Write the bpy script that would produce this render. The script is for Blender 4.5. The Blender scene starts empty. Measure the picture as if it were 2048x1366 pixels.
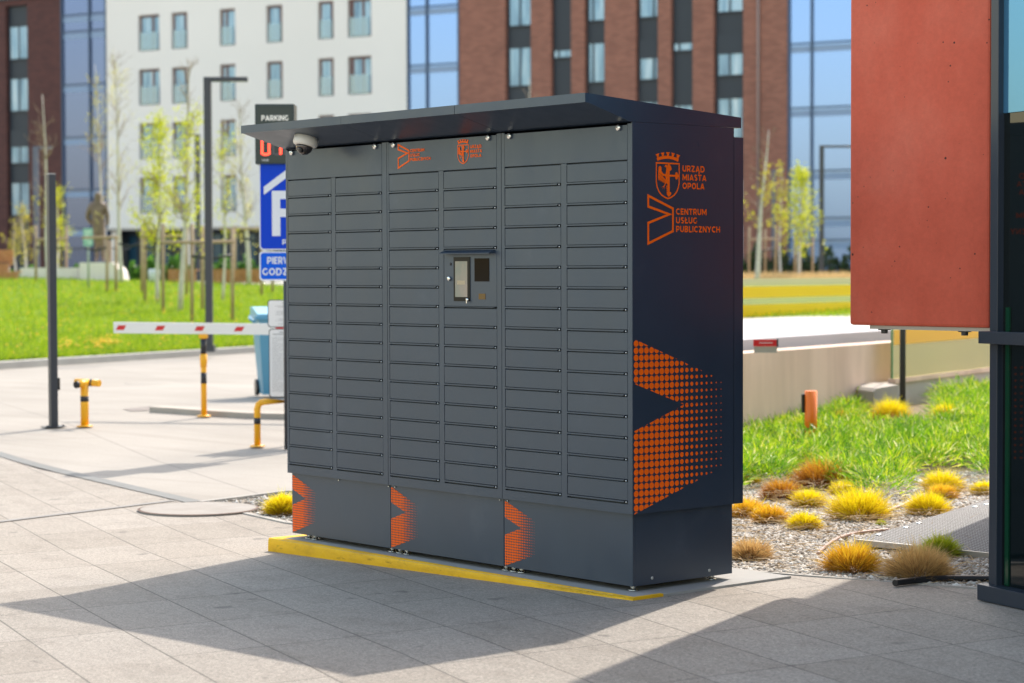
import bpy, bmesh, math, random
import numpy as np
from mathutils import Vector, Matrix
R_ = math.radians
C = bpy.context.scene.collection
SC = bpy.context.scene

# ------------------------------------------------------------ camera, sky, sun, exposure
CAM = np.array([7.1388, -6.8537, 1.5]); YAW, PITCH, ROLL, FPX = -.8621, -.0330, -.0029, 4272.7
cyw, syw = math.cos(YAW), math.sin(YAW); cp, sp = math.cos(PITCH), math.sin(PITCH)
cF = np.array([syw*cp, cyw*cp, sp]); r0 = np.array([cyw, -syw, 0.]); u0 = np.cross(r0, cF)
cR = r0*math.cos(ROLL)+u0*math.sin(ROLL); cU = -r0*math.sin(ROLL)+u0*math.cos(ROLL)
cam = bpy.data.cameras.new('camera'); co = bpy.data.objects.new('camera', cam); C.objects.link(co)
M = Matrix.Identity(4)
for i in range(3):
    M[i][0] = cR[i]; M[i][1] = cU[i]; M[i][2] = -cF[i]; M[i][3] = CAM[i]
co.matrix_world = M
cam.sensor_width = 36; cam.lens = FPX/2048*36; cam.clip_start = .1; cam.clip_end = 2000
cam.dof.use_dof = True; cam.dof.focus_distance = 10.6; cam.dof.aperture_fstop = 3.0
SC.camera = co

SUNV = Vector((-.335, .815, 1.0)).normalized()          # towards the sun
sl = bpy.data.lights.new('sun', 'SUN'); sl.energy = 2.1; sl.angle = R_(.6); sl.color = (1, .92, .81)
so = bpy.data.objects.new('sun', sl); C.objects.link(so); so.location = (-5, 10, 30)
so.rotation_euler = SUNV.to_track_quat('Z', 'Y').to_euler()
w = bpy.data.worlds.new('World'); SC.world = w; w.use_nodes = True
nt = w.node_tree; bg = nt.nodes['Background']
sky = nt.nodes.new('ShaderNodeTexSky'); sky.sky_type = 'NISHITA'; sky.sun_disc = False
sky.sun_elevation = math.asin(SUNV.z); sky.sun_rotation = math.atan2(SUNV.x, SUNV.y)
sky.air_density = 1.5; sky.dust_density = 1.7; sky.ozone_density = 1.0
wb = nt.nodes.new('ShaderNodeMix'); wb.data_type = 'RGBA'; wb.blend_type = 'MULTIPLY'; wb.inputs[0].default_value = 1; wb.inputs[7].default_value = (1.135, 1.0, .86, 1)
nt.links.new(sky.outputs[0], wb.inputs[6]); nt.links.new(wb.outputs[2], bg.inputs[0]); bg.inputs[1].default_value = .15
SC.view_settings.view_transform = 'Standard'; SC.view_settings.look = 'None'
SC.view_settings.exposure = 1.33; SC.view_settings.gamma = 1
SC.cycles.max_bounces = 6; SC.cycles.use_denoising = True

# ------------------------------------------------------------ where things stand
def zg(x, y=0):                                          # plaza falls gently to the left
    if x > -8.5: return -.01+min(.01, max(-.075, .021*x))
    return -.085+.085*min(1, (-8.5-x)/3.5)
def ray(u, v): return cF+cR*(u-1024)/FPX-cU*(v-683)/FPX
def gz(u, v, z=0.):
    d = ray(u, v); return CAM+d*(z-CAM[2])/d[2]
def gg(u, v, dz=0.):
    z = 0
    for _ in range(40):
        p = gz(u, v, z+dz); z = .5*z+.5*zg(p[0])
    return Vector(p)
def pv(u, v, d): return Vector(CAM+ray(u, v)*d)          # a point at distance d in front of the camera plane
def pd(u, d, z):                                         # distance d, height z
    v = 542
    for _ in range(6):
        p = pv(u, v, d); v += (p[2]-z)*FPX/d
    return pv(u, v, d)
HF = Vector((syw, cyw, 0)); HR = Vector((cyw, -syw, 0))
RZ = math.atan2(HR.y, HR.x)                              # rotation that faces the street

# ------------------------------------------------------------ materials
def mat(name, col=(.5, .5, .5), rough=.6, metal=0., spec=None, emis=None, es=0, coat=0, trans=0, ior=None):
    m = bpy.data.materials.new(name); m.use_nodes = True
    b = m.node_tree.nodes['Principled BSDF']
    b.inputs['Base Color'].default_value = (*col, 1); b.inputs['Roughness'].default_value = rough
    b.inputs['Metallic'].default_value = metal
    if spec is not None: b.inputs['Specular IOR Level'].default_value = spec
    if emis: b.inputs['Emission Color'].default_value = (*emis, 1); b.inputs['Emission Strength'].default_value = es
    if coat: b.inputs['Coat Weight'].default_value = coat
    if trans: b.inputs['Transmission Weight'].default_value = trans
    if ior: b.inputs['IOR'].default_value = ior
    return m
class N:
    def __init__(s, m): s.m = m; s.t = m.node_tree; s.b = s.t.nodes['Principled BSDF']
    def new(s, ty, **k):
        n = s.t.nodes.new(ty)
        for a, b in k.items(): setattr(n, a, b)
        return n
    def link(s, a, b): s.t.links.new(a, b)
    def put(s, sock, v):
        if hasattr(v, 'links') or hasattr(v, 'is_linked'): s.link(v, sock)
        else: sock.default_value = v
    def math(s, op, a, b=0., c=None):
        n = s.new('ShaderNodeMath', operation=op); s.put(n.inputs[0], a); s.put(n.inputs[1], b)
        if c is not None: s.put(n.inputs[2], c)
        return n.outputs[0]
    def pos(s):
        return s.new('ShaderNodeNewGeometry').outputs['Position']
    def noise(s, scale, vec=None, detail=4, rough=.55, out='Fac'):
        n = s.new('ShaderNodeTexNoise'); n.inputs['Scale'].default_value = scale
        n.inputs['Detail'].default_value = detail; n.inputs['Roughness'].default_value = rough
        if vec is not None: s.link(vec, n.inputs['Vector'])
        return n.outputs[out]
    def ramp(s, fac, stops, interp='LINEAR'):
        n = s.new('ShaderNodeValToRGB'); n.color_ramp.interpolation = interp; e = n.color_ramp.elements
        while len(e) < len(stops): e.new(.5)
        for i, (p, c) in enumerate(stops):
            e[i].position = p; e[i].color = (*c, 1) if len(c) == 3 else c
        s.link(fac, n.inputs[0]); return n.outputs[0]
    def mix(s, fac, a, b, mode='MIX'):
        n = s.new('ShaderNodeMix', data_type='RGBA', blend_type=mode)
        s.put(n.inputs[0], fac)
        for i, v in ((6, a), (7, b)):
            if isinstance(v, tuple): n.inputs[i].default_value = (*v[:3], 1)
            else: s.link(v, n.inputs[i])
        return n.outputs[2]
    def map(s, vec, scale=(1, 1, 1), rot=(0, 0, 0), loc=(0, 0, 0)):
        n = s.new('ShaderNodeMapping'); s.link(vec, n.inputs[0])
        n.inputs['Scale'].default_value = scale; n.inputs['Rotation'].default_value = rot; n.inputs['Location'].default_value = loc
        return n.outputs[0]
    def bump(s, h, strength=.3, dist=.01):
        n = s.new('ShaderNodeBump'); n.inputs['Strength'].default_value = strength; n.inputs['Distance'].default_value = dist
        s.link(h, n.inputs['Height']); s.link(n.outputs[0], s.b.inputs['Normal'])
    def col(s, c): s.link(c, s.b.inputs['Base Color'])
def varied(name, c1, c2, scale=3, rough=.7, bump=0, bscale=60, **k):
    m = mat(name, c1, rough, **k); n = N(m); p = n.pos()
    n.col(n.ramp(n.noise(scale, p, 6), [(.3, c1), (.7, c2)]))
    if bump: n.bump(n.noise(bscale, p, 5), bump, .004)
    return m
def leafy(name, stops, rough=.6, trans=.35):
    m = mat(name, stops[0][1], rough); n = N(m)
    g = n.new('ShaderNodeNewGeometry')
    c = n.ramp(g.outputs['Random Per Island'], stops); n.col(c)
    tr = n.new('ShaderNodeBsdfTranslucent'); n.link(c, tr.inputs[0])
    mx = n.new('ShaderNodeMixShader'); mx.inputs[0].default_value = trans
    n.link(n.b.outputs[0], mx.inputs[1]); n.link(tr.outputs[0], mx.inputs[2])
    n.link(mx.outputs[0], n.t.nodes['Material Output'].inputs[0])
    return m

# anthracite powder coat of the locker
def powder(name, c, rough=.34):
    m = mat(name, c, rough, spec=.95); n = N(m); n.b.inputs['Specular Tint'].default_value = (.77, .91, 1.0, 1); p = n.pos()
    n.col(n.ramp(n.noise(2.3, p, 7, .65), [(.35, c), (.60, tuple(v*1.12 for v in c)), (.80, tuple(v*1.25+.022 for v in c))]))
    r = n.new('ShaderNodeMapRange'); n.link(n.noise(5, n.map(p, (1, 1, .6)), 6, .65), r.inputs[0])
    r.inputs[3].default_value = rough-.09; r.inputs[4].default_value = rough+.22
    n.link(r.outputs[0], n.b.inputs['Roughness'])
    n.bump(n.noise(900, p, 2), .06, .0006)
    return m
M_ANT = powder('anthracite_coat', (.022, .034, .060), .30)
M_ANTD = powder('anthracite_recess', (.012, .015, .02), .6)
M_ORANGE = mat('orange_vinyl', (1.0, .140, .002), .55, spec=.3)
M_CHROME = mat('chrome', (.86, .86, .84), .24, 1.)
M_BLACK = mat('black_plastic', (.012, .012, .014), .3)
M_SLOT = mat('slot_dark', (.01, .01, .01), .6)
M_WHITEPL = mat('white_plastic', (.74, .72, .68), .35)

# paving
def paving():
    m = mat('granite_paving', rough=.8); n = N(m); p = n.pos()
    sx = n.new('ShaderNodeSeparateXYZ'); n.link(p, sx.inputs[0])
    X, Y = sx.outputs[0], sx.outputs[1]
    a = R_(-16.8); ca, sa = math.cos(a), math.sin(a)
    wob = n.math('MULTIPLY', n.math('SUBTRACT', n.noise(60, p, 3), .5), .006)
    t = n.math('ADD', n.math('MULTIPLY', X, ca), n.math('MULTIPLY', Y, sa))
    q = n.math('ADD', n.math('MULTIPLY', X, -sa), n.math('MULTIPLY', Y, ca))
    t = n.math('ADD', t, n.math('MULTIPLY', q, .15)); t = n.math('ADD', t, wob); q = n.math('ADD', q, wob)
    tu = n.math('DIVIDE', n.math('SUBTRACT', t, .25), .78); qu = n.math('DIVIDE', n.math('ADD', q, .27), .4165)
    def edge(v, size, wd):
        f = n.math('FRACT', v); g = n.math('SUBTRACT', 1., f)
        d = n.math('MULTIPLY', n.math('MINIMUM', f, g), size)
        return n.math('SMOOTH_MIN', n.math('DIVIDE', d, wd), 1., .2)
    big = n.noise(1.1, p, 3)
    jw = n.math('ADD', .0022, n.math('MULTIPLY', n.noise(2.2, p, 3), .0075))
    jc = n.new('ShaderNodeCombineXYZ'); n.link(n.math('FLOOR', n.math('ADD', tu, .5)), jc.inputs[0]); n.link(n.math('FLOOR', qu), jc.inputs[1]); jc.inputs[2].default_value = 0
    w2 = n.new('ShaderNodeTexWhiteNoise', noise_dimensions='2D'); n.link(n.map(jc.outputs[0], loc=(37.3, 11.7, 0)), w2.inputs[0])
    skip = n.math('LESS_THAN', w2.outputs['Value'], .22)
    e = n.math('MINIMUM', n.math('MAXIMUM', edge(tu, .78, jw), skip), edge(qu, .4165, jw))
    cell = n.new('ShaderNodeCombineXYZ'); n.link(n.math('FLOOR', tu), cell.inputs[0]); n.link(n.math('FLOOR', qu), cell.inputs[1])
    wn = n.new('ShaderNodeTexWhiteNoise', noise_dimensions='2D'); n.link(cell.outputs[0], wn.inputs[0])
    base = n.ramp(wn.outputs['Value'], [(0, (.262, .231, .197)), (.5, (.285, .253, .218)), (1, (.310, .278, .243))])
    sp1 = n.ramp(n.noise(115, p, 3, .75), [(.30, (.46, .45, .45)), (.5, (.98, .98, .98)), (.68, (1.44, 1.42, 1.38))])
    base = n.mix(.85, base, sp1, 'MULTIPLY')
    sp2 = n.ramp(n.noise(48, p, 5, .75), [(.32, (.66, .65, .65)), (.6, (1.12, 1.12, 1.12))])
    base = n.mix(.8, base, sp2, 'MULTIPLY')
    st = n.ramp(n.noise(3.1, n.map(p, (1, 1.6, 1), (0, 0, .3)), 5, .6), [(.32, (.80, .79, .78)), (.5, (1, 1, 1))])
    base = n.mix(.75, base, st, 'MULTIPLY')
    blot = n.ramp(n.noise(5.3, n.map(p, (1, 1, 1), loc=(3.3, 1.7, 0)), 2, .5), [(.25, (.45, .45, .47)), (.32, (1, 1, 1))])
    base = n.mix(.7, base, blot, 'MULTIPLY')
    n.col(n.mix(e, (.070, .062, .054), base))
    h = n.math('ADD', n.math('MULTIPLY', e, 1.), n.math('MULTIPLY', n.noise(160, p, 3), .5))
    n.bump(h, .5, .003)
    return m
M_PAVE = paving()
def concrete_road():
    m = mat('road_concrete', rough=.85); n = N(m); p = n.pos()
    c = n.ramp(n.noise(.5, p, 6, .6), [(.3, (.275, .25, .22)), (.7, (.345, .315, .28))])
    pr_ = n.map(p, (1, 1, 1), (0, 0, R_(-12)))
    st = n.ramp(n.noise(.9, n.map(pr_, (.25, 3.2, 1)), 5, .6), [(.32, (.80, .79, .78)), (.5, (1, 1, 1))])
    c = n.mix(.7, c, st, 'MULTIPLY')
    c = n.mix(.7, c, n.ramp(n.noise(60, p, 4, .7), [(.3, (.82, .82, .82)), (.65, (1.06, 1.06, 1.06))]), 'MULTIPLY')
    wv = n.new('ShaderNodeTexBrick'); n.link(n.map(p, (1, 1, 1), (0, 0, R_(17))), wv.inputs[0]); wv.inputs['Scale'].default_value = 1.
    wv.inputs['Brick Width'].default_value = 5.5; wv.inputs['Row Height'].default_value = 3.1; wv.inputs['Mortar Size'].default_value = .012
    c = n.mix(n.math('MULTIPLY', wv.outputs['Fac'], .45), c, (.13, .12, .11))
    n.col(c); n.bump(n.noise(120, p, 3), .25, .003); return m
M_ROAD = concrete_road()
M_CONC = varied('concrete', (.38, .345, .30), (.47, .43, .38), 2.5, .85, .3)
M_CONCS = varied('concrete_slab', (.30, .295, .285), (.36, .352, .34), 3, .85, .3, 90)
M_KERB = varied('kerb_stone', (.30, .28, .26), (.38, .36, .33), 4, .85, .2)
def wallmat():
    m = mat('stained_concrete', rough=.9); n = N(m); p = n.pos()
    c = n.ramp(n.noise(.8, p, 5), [(.3, (.66, .475, .365)), (.7, (.74, .55, .435))])
    c = n.mix(.55, c, n.ramp(n.noise(2.2, n.map(p, (1, 1, .12)), 4, .6), [(.35, (.72, .70, .68)), (.55, (1, 1, 1))]), 'MULTIPLY')
    n.col(c); n.bump(n.noise(30, p, 4), .2, .004); return m
M_WALLC = wallmat()
def yellowpaint():
    m = mat('yellow_kerb_paint', rough=.7); n = N(m); p = n.pos()
    c = n.ramp(n.noise(4, n.map(p, (1, 1, 2.5)), 6, .65), [(.3, (.62, .33, .004)), (.48, (.80, .44, .002)), (.7, (.88, .50, .003))])
    d = n.ramp(n.noise(14, n.map(p, (.5, 1, 1.5)), 5, .7), [(.28, (.42, .42, .30)), (.40, (1, 1, 1))])
    n.col(n.mix(.85, c, d, 'MULTIPLY')); n.bump(n.noise(45, p, 5, .7), .7, .006); return m
M_YKERB = yellowpaint()
M_YEL = mat('yellow_gloss_paint', (.90, .42, .008), .35)
M_BLK = mat('black_band', (.02, .02, .025), .4)
M_GREYP = mat('dark_grey_paint', (.035, .040, .052), .4)
M_RED = mat('signal_red', (.60, .012, .018), .35)
M_WHT = mat('white_gloss', (.80, .79, .77), .35)

# ------------------------------------------------------------ mesh helpers
def lk(name, me, m=None, parent=None, loc=None, rz=None):
    o = bpy.data.objects.new(name, me); C.objects.link(o)
    if m is not None and me is not None:
        for x in (m if isinstance(m, (list, tuple)) else [m]): me.materials.append(x)
    if parent is not None: o.parent = parent
    if loc is not None: o.location = loc
    if rz is not None: o.rotation_euler.z = rz
    return o
def tag(o, label=None, cat=None, group=None, kind=None):
    if label: o['label'] = label
    if cat: o['category'] = cat
    if group: o['group'] = group
    if kind: o['kind'] = kind
    return o
def empty(name, loc=(0, 0, 0), rz=0, label=None, cat=None, group=None):
    o = bpy.data.objects.new(name, None); C.objects.link(o); o.location = loc; o.rotation_euler.z = rz
    o.empty_display_size = .2
    return tag(o, label, cat, group)
def pyme(name, V, F, smooth=False):
    me = bpy.data.meshes.new(name); me.from_pydata([tuple(v) for v in V], [], [tuple(f) for f in F]); me.update()
    if smooth: me.polygons.foreach_set('use_smooth', [True]*len(me.polygons))
    return me
def npme(name, V, F):
    V = np.asarray(V, dtype=np.float32); F = np.asarray(F, dtype=np.int32); k = F.shape[1]
    me = bpy.data.meshes.new(name); me.vertices.add(len(V)); me.vertices.foreach_set('co', V.ravel())
    me.loops.add(F.size); me.loops.foreach_set('vertex_index', F.ravel())
    me.polygons.add(len(F)); me.polygons.foreach_set('loop_start', np.arange(0, F.size, k, dtype=np.int32))
    me.update(calc_edges=True); me.validate(); return me
class MB:
    """collects shapes into one mesh"""
    def __init__(s): s.bm = bmesh.new(); s.mi = 0
    def _m(s, fs):
        for f in fs: f.material_index = s.mi
    def box(s, x0, x1, y0, y1, z0, z1, bev=0, rot=None, org=None):
        if x1 < x0: x0, x1 = x1, x0
        if y1 < y0: y0, y1 = y1, y0
        if z1 < z0: z0, z1 = z1, z0
        r = bmesh.ops.create_cube(s.bm, size=1)
        vs = r['verts']
        for v in vs: v.co = Vector(((v.co.x+.5)*(x1-x0)+x0, (v.co.y+.5)*(y1-y0)+y0, (v.co.z+.5)*(z1-z0)+z0))
        fs = list({f for v in vs for f in v.link_faces})
        if bev:
            es = list({e for v in vs for e in v.link_edges})
            rr = bmesh.ops.bevel(s.bm, geom=es, offset=bev, segments=2, profile=.5, affect='EDGES')
            fs = list({f for v in rr['verts'] for f in v.link_faces}|{f for f in fs if f.is_valid}); vs = list({v for f in fs for v in f.verts})
        if rot is not None:
            bmesh.ops.rotate(s.bm, verts=vs, cent=org or Vector((0, 0, 0)), matrix=rot)
        s._m(fs); return s
    def prism(s, pts, axis, a, b):
        """polygon pts in the plane across axis, extruded a..b"""
        def P(p, t):
            return {'x': (t, p[0], p[1]), 'y': (p[0], t, p[1]), 'z': (p[0], p[1], t)}[axis]
        A = [s.bm.verts.new(P(p, a)) for p in pts]; B = [s.bm.verts.new(P(p, b)) for p in pts]
        n = len(pts); fs = [s.bm.faces.new(A), s.bm.faces.new(B[::-1])]
        for i in range(n): fs.append(s.bm.faces.new((A[i], B[i], B[(i+1) % n], A[(i+1) % n])))
        bmesh.ops.recalc_face_normals(s.bm, faces=fs); s._m(fs); return s
    def poly(s, pts):
        f = s.bm.faces.new([s.bm.verts.new(p) for p in pts]); s._m([f]); return s
    def tube(s, pts, r, seg=10, cap=True):
        pts = [Vector(p) for p in pts]; rs = r if isinstance(r, (list, tuple)) else [r]*len(pts)
        rings = []; ref = Vector((0, 0, 1))
        for i, p in enumerate(pts):
            t = (pts[min(i+1, len(pts)-1)]-pts[max(i-1, 0)]).normalized()
            if abs(t.dot(ref)) > .95: ref = Vector((1, 0, 0))
            a = t.cross(ref).normalized(); b = t.cross(a).normalized(); ref = -b if i == 0 and False else ref
            rings.append([s.bm.verts.new(p+(a*math.cos(2*math.pi*k/seg)+b*math.sin(2*math.pi*k/seg))*rs[i]) for k in range(seg)])
        fs = []
        for i in range(len(rings)-1):
            for k in range(seg):
                f = s.bm.faces.new((rings[i][k], rings[i][(k+1) % seg], rings[i+1][(k+1) % seg], rings[i+1][k])); f.smooth = True; fs.append(f)
        if cap: fs += [s.bm.faces.new(rings[0][::-1]), s.bm.faces.new(rings[-1])]
        s._m(fs); return s
    def lathe(s, prof, seg=24, org=(0, 0, 0), mat4=None):
        rings = []; M4 = mat4 or Matrix.Translation(Vector(org))
        for r, z in prof:
            rings.append([s.bm.verts.new(M4 @ Vector((r*math.cos(2*math.pi*k/seg), r*math.sin(2*math.pi*k/seg), z))) for k in range(seg)])
        fs = []
        for i in range(len(rings)-1):
            for k in range(seg):
                f = s.bm.faces.new((rings[i][k], rings[i][(k+1) % seg], rings[i+1][(k+1) % seg], rings[i+1][k])); f.smooth = True; fs.append(f)
        fs += [s.bm.faces.new(rings[0][::-1]), s.bm.faces.new(rings[-1])]
        s._m(fs); return s
    def build(s, name, m, parent=None, loc=None, rz=None):
        bmesh.ops.recalc_face_normals(s.bm, faces=s.bm.faces[:])
        me = bpy.data.meshes.new(name); s.bm.to_mesh(me); s.bm.free()
        return lk(name, me, m, parent, loc, rz)
def sheet(name, pts, z, m, kind='structure', sub=None):
    """flat or gently draped ground sheet over polygon pts, fan-free"""
    bm = bmesh.new(); vs = [bm.verts.new((p[0], p[1], 0)) for p in pts]; bm.faces.new(vs)
    if sub:
        x0, x1 = min(p[0] for p in pts), max(p[0] for p in pts)
        for xx in sub:
            if x0 < xx < x1:
                bmesh.ops.bisect_plane(bm, geom=bm.verts[:]+bm.edges[:]+bm.faces[:], plane_co=(xx, 0, 0), plane_no=(1, 0, 0))
    for v in bm.verts: v.co.z = z(v.co.x, v.co.y) if callable(z) else z
    bmesh.ops.triangulate(bm, faces=bm.faces[:]); bmesh.ops.recalc_face_normals(bm, faces=bm.faces[:])
    for f in bm.faces:
        if f.normal.z < 0: f.normal_flip()
    me = bpy.data.meshes.new(name); bm.to_mesh(me); bm.free()
    o = lk(name, me, m); o['kind'] = kind; return o
SUB = [-12, -11, -10, -9, -8.5, -3.571, 0.476]

def _arc(cx, cz, rx, rz, a0, a1, n=9):
    return [(cx+rx*math.cos(math.radians(a0+(a1-a0)*k/n)), cz+rz*math.sin(math.radians(a0+(a1-a0)*k/n))) for k in range(n+1)]
GT = .185                                                # stroke width, cap height = 1
def _g():
    t = GT/2; L = 1-t; b_ = t; G = {}
    G['I'] = (.20, [[(.10, 0), (.10, 1)]])
    G['L'] = (.56, [[(t, 1), (t, b_), (.56, b_)]])
    G['T'] = (.72, [[(0, L), (.72, L)], [(.36, L), (.36, 0)]])
    G['E'] = (.60, [[(.60, b_), (t, b_), (t, L), (.60, L)], [(t, .5), (.55, .5)]])
    G['H'] = (.76, [[(t, 0), (t, 1)], [(.76-t, 0), (.76-t, 1)], [(t, .5), (.76-t, .5)]])
    G['N'] = (.78, [[(t, 0), (t, 1)], [(t, .95), (.78-t, .05)], [(.78-t, 0), (.78-t, 1)]])
    G['M'] = (.94, [[(t, 0), (t, 1)], [(t, .93), (.47, .28), (.94-t, .93)], [(.94-t, 0), (.94-t, 1)]])
    G['Z'] = (.68, [[(.02, L), (.58, L)], [(.58, L), (.10, b_)], [(.10, b_), (.66, b_)]])
    G['A'] = (.84, [[(t*.9, 0), (.42, .95)], [(.42, .95), (.84-t*.9, 0)], [(.18, .27), (.66, .27)]])
    G['Ą'] = (.84, G['A'][1]+[[(.74, .02), (.66, -.10), (.68, -.21), (.80, -.22)]])
    G['Y'] = (.78, [[(.06, 1), (.39, .42)], [(.72, 1), (.39, .42)], [(.39, .45), (.39, 0)]])
    G['K'] = (.76, [[(t, 0), (t, 1)], [(.68, 1), (.16, .42)], [(.30, .56), (.70, 0)]])
    G['W'] = (1.16, [[(.07, 1), (.33, .06), (.58, .92), (.83, .06), (1.09, 1)]])
    G['U'] = (.74, [[(t, 1), (t, .36)]+_arc(.37, .36, .37-t, .36-t, 180, 360)+[(.74-t, .36), (.74-t, 1)]])
    G['O'] = (.86, [_arc(.43, .5, .43-t, .5-t, 0, 360, 24)])
    G['C'] = (.76, [_arc(.44, .5, .44-t, .5-t, 50, 310, 18)])
    G['G'] = (.80, [_arc(.44, .5, .44-t, .5-t, 50, 325, 18)+[(.80-t, .20), (.80-t, .48)]])
    G['D'] = (.80, [[(t, b_), (t, L), (.38, L)]+_arc(.36, .5, .44-t, .5-t, 80, -80, 12)+[(.38, b_), (t, b_)]])
    G['P'] = (.68, [[(t, 0), (t, 1)], [(t, L), (.38, L)]+_arc(.38, .655, .30-t, .345-t, 80, -80, 10)+[(.38, .31+t*.9), (t, .31+t*.9)]])
    G['R'] = (.72, G['P'][1]+[[(.40, .38), (.63, 0)]])
    G['B'] = (.70, [[(t, 0), (t, 1)], [(t, L), (.36, L)]+_arc(.38, .74, .26-t, .26-t, 80, -80, 8)+[(.36, .5), (t, .5)], [(.36, .5)]+_arc(.40, .29, .30-t, .29-t, 80, -80, 8)+[(.36, b_), (t, b_)]])
    G['S'] = (.64, [_arc(.33, .735, .30-t, .265-t, 35, 250, 12)+_arc(.32, .275, .31-t, .275-t, 70, -145, 12)])
    G['Ł'] = (.60, [[(.10+t*.4, 1), (.10+t*.4, b_), (.60, b_)], [(-.02, .38), (.40, .66)]])
    G['+'] = (.7, [[(.05, .5), (.65, .5)], [(.35, .2), (.35, .8)]])
    return G
GL = _g()
def stroke_text(s, x0, z0, wd, h, f):
    """bold sans capitals as flat bands; f(x, z, layer) places a point"""
    tot = sum(GL[c][0]+.13 for c in s)-.13; sx = wd/tot; V = []; F = []; cur = 0; ly = 0
    for c in s:
        w_, st = GL[c]
        for q in st:
            ly += 1; n = len(q); P = [Vector((a*sx, b*h)) for a, b in q]; hw = GT/2*h*min(1.1, .5*(1+sx/h))*(1.22 if h < .02 else 1.08); cl = (P[0]-P[-1]).length < 1e-6 and n > 4; o = len(V)
            for i in range(n):
                if cl: a, b = P[i-1] if i else P[-2], P[(i+1) % n] if i < n-1 else P[1]
                else: a, b = P[max(i-1, 0)], P[min(i+1, n-1)]
                d1 = (P[i]-a); d2 = (b-P[i]); d1 = d1.normalized() if d1.length > 1e-9 else d2.normalized(); d2 = d2.normalized() if d2.length > 1e-9 else d1
                n1, n2 = Vector((-d1.y, d1.x)), Vector((-d2.y, d2.x)); bi = (n1+n2); bi = bi.normalized() if bi.length > 1e-6 else n1
                k = hw/max(.45, bi.dot(n1))
                for sg in (1, -1): p = P[i]+bi*k*sg; V.append(f(x0+cur*sx+p.x, z0+p.y, ly*.00002))
            for i in range(n-1): F.append((o+2*i, o+2*i+2, o+2*i+3, o+2*i+1))
        cur += w_+.13
    return V, F
def lettering(name, lines, m, parent, plane, pos, lift=.0011, off=0):
    """lines: (text, left, base, width, cap height); plane 'front' (x,z) or 'side' (y,z)"""
    V = []; F = []
    for (s, l, b, wd, h) in lines:
        f = (lambda a, z, k: (a, pos-lift-k, z)) if plane == 'front' else (lambda a, z, k: (pos+lift+k, a, z))
        v, q = stroke_text(s, l, b, wd, h, f); o = len(V); V += v; F += [tuple(o+i for i in t) for t in q]
    return lk(name, pyme(name, V, F), m, parent)

# ------------------------------------------------------------ ground, road, plaza
PI = math.pi
gx = [-600, -200, -100, -60, -40, -30, -20, -15]+SUB+[3, 8, 20, 60, 200, 600]
V = []; F = []
gy = [-600, -100, -30, -12, -4, 0, 3, 6, 10, 15, 25, 40, 80, 200, 600]
for y in gy:
    for x in gx: V.append((x, y, zg(x)-.012))
nx = len(gx)
for j in range(len(gy)-1):
    for i in range(nx-1): F.append((j*nx+i, j*nx+i+1, (j+1)*nx+i+1, (j+1)*nx+i))
tag(lk('road', pyme('road', V, F), M_ROAD), kind='structure')

D0, D1 = gg(0, 908), gg(400, 1006)
dv = (D1-D0).normalized(); D00 = D0-dv*12
E0 = gg(575, 1045); G0 = gg(572, 984); edge = [gg(1470, 1139), gg(1640, 1152), gg(1900, 1171)]
e2 = edge[2]; e3 = Vector((1.6, 1.55, 0))
pl = [(D00.x, D00.y), (D1.x, D1.y), (E0.x, E0.y), (edge[0].x, edge[0].y), (edge[1].x, edge[1].y), (e2.x, e2.y), (e3.x, e3.y), (14, 3.5), (14, -14), (-20, -14)]
sheet('plaza_pavement', pl, lambda x, y: zg(x)-.004, M_PAVE, sub=SUB)
M_GRAVELB = varied('gravel_soil', (.16, .135, .11), (.30, .26, .21), 25, .95, .8, 90)
bed_far = [pd(1440, 19.5, 0), pd(2150, 26.5, 0)]
bedpoly = [(D1.x, D1.y), (G0.x, G0.y), (-3.6, 4.2), (bed_far[0].x, bed_far[0].y), (bed_far[1].x, bed_far[1].y), (8, 12), (8, 2.4), (e3.x, e3.y), (e2.x, e2.y), (edge[1].x, edge[1].y), (edge[0].x, edge[0].y), (E0.x, E0.y)]
sheet('gravel_bed', bedpoly, lambda x, y: zg(x)-.008, M_GRAVELB, sub=SUB)

def strip(name, pts, wd, dz, m, h=None, label=None, kind='structure'):
    V = []; F = []
    P = [Vector((p[0], p[1], 0)) for p in pts]
    for i, p in enumerate(P):
        t = (P[min(i+1, len(P)-1)]-P[max(i-1, 0)]).normalized(); nn = Vector((-t.y, t.x, 0))*wd/2
        for s in (-1, 1):
            q = p+nn*s; V.append((q.x, q.y, zg(q.x)+dz))
            if h: V.append((q.x, q.y, zg(q.x)-.05))
    k = 4 if h else 2
    for i in range(len(P)-1):
        a, b = i*k, (i+1)*k
        if h: F += [(a, b, b+2, a+2), (a+1, b+1, b, a), (a+2, b+2, b+3, a+3)]
        else: F.append((a, b, b+1, a+1))
    if h: F += [(0, 2, 3, 1), (len(V)-4, len(V)-3, len(V)-1, len(V)-2)]
    o = lk(name, pyme(name, V, F), m); tag(o, kind=kind); return o
M_DRAIN = varied('drain_steel', (.11, .11, .105), (.15, .15, .145), 6, .6)
strip('drain_channel', [D00+dv*t for t in np.linspace(0, 12+(D1-D0).length-.1, 20)], .13, .001, M_DRAIN)
a0, a1 = gg(0, 1043), gg(345, 1001)
strip('paving_border', [a0-(a1-a0)*.6, a0+(a1-a0)*.35, a0+(a1-a0)*.7, a1], .06, .0012, varied('border_grey', (.21, .20, .19), (.25, .24, .23), 8, .8))
strip('bed_kerb', [D1, E0, edge[0]], .05, .004, M_KERB, h=1)
strip('bed_kerb', [edge[0], edge[1], e2, e3], .05, .002, M_KERB, h=1)
strip('bed_kerb', [D1, G0, Vector((-3.6, 4.2, 0))], .05, .012, M_KERB, h=1)
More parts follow.
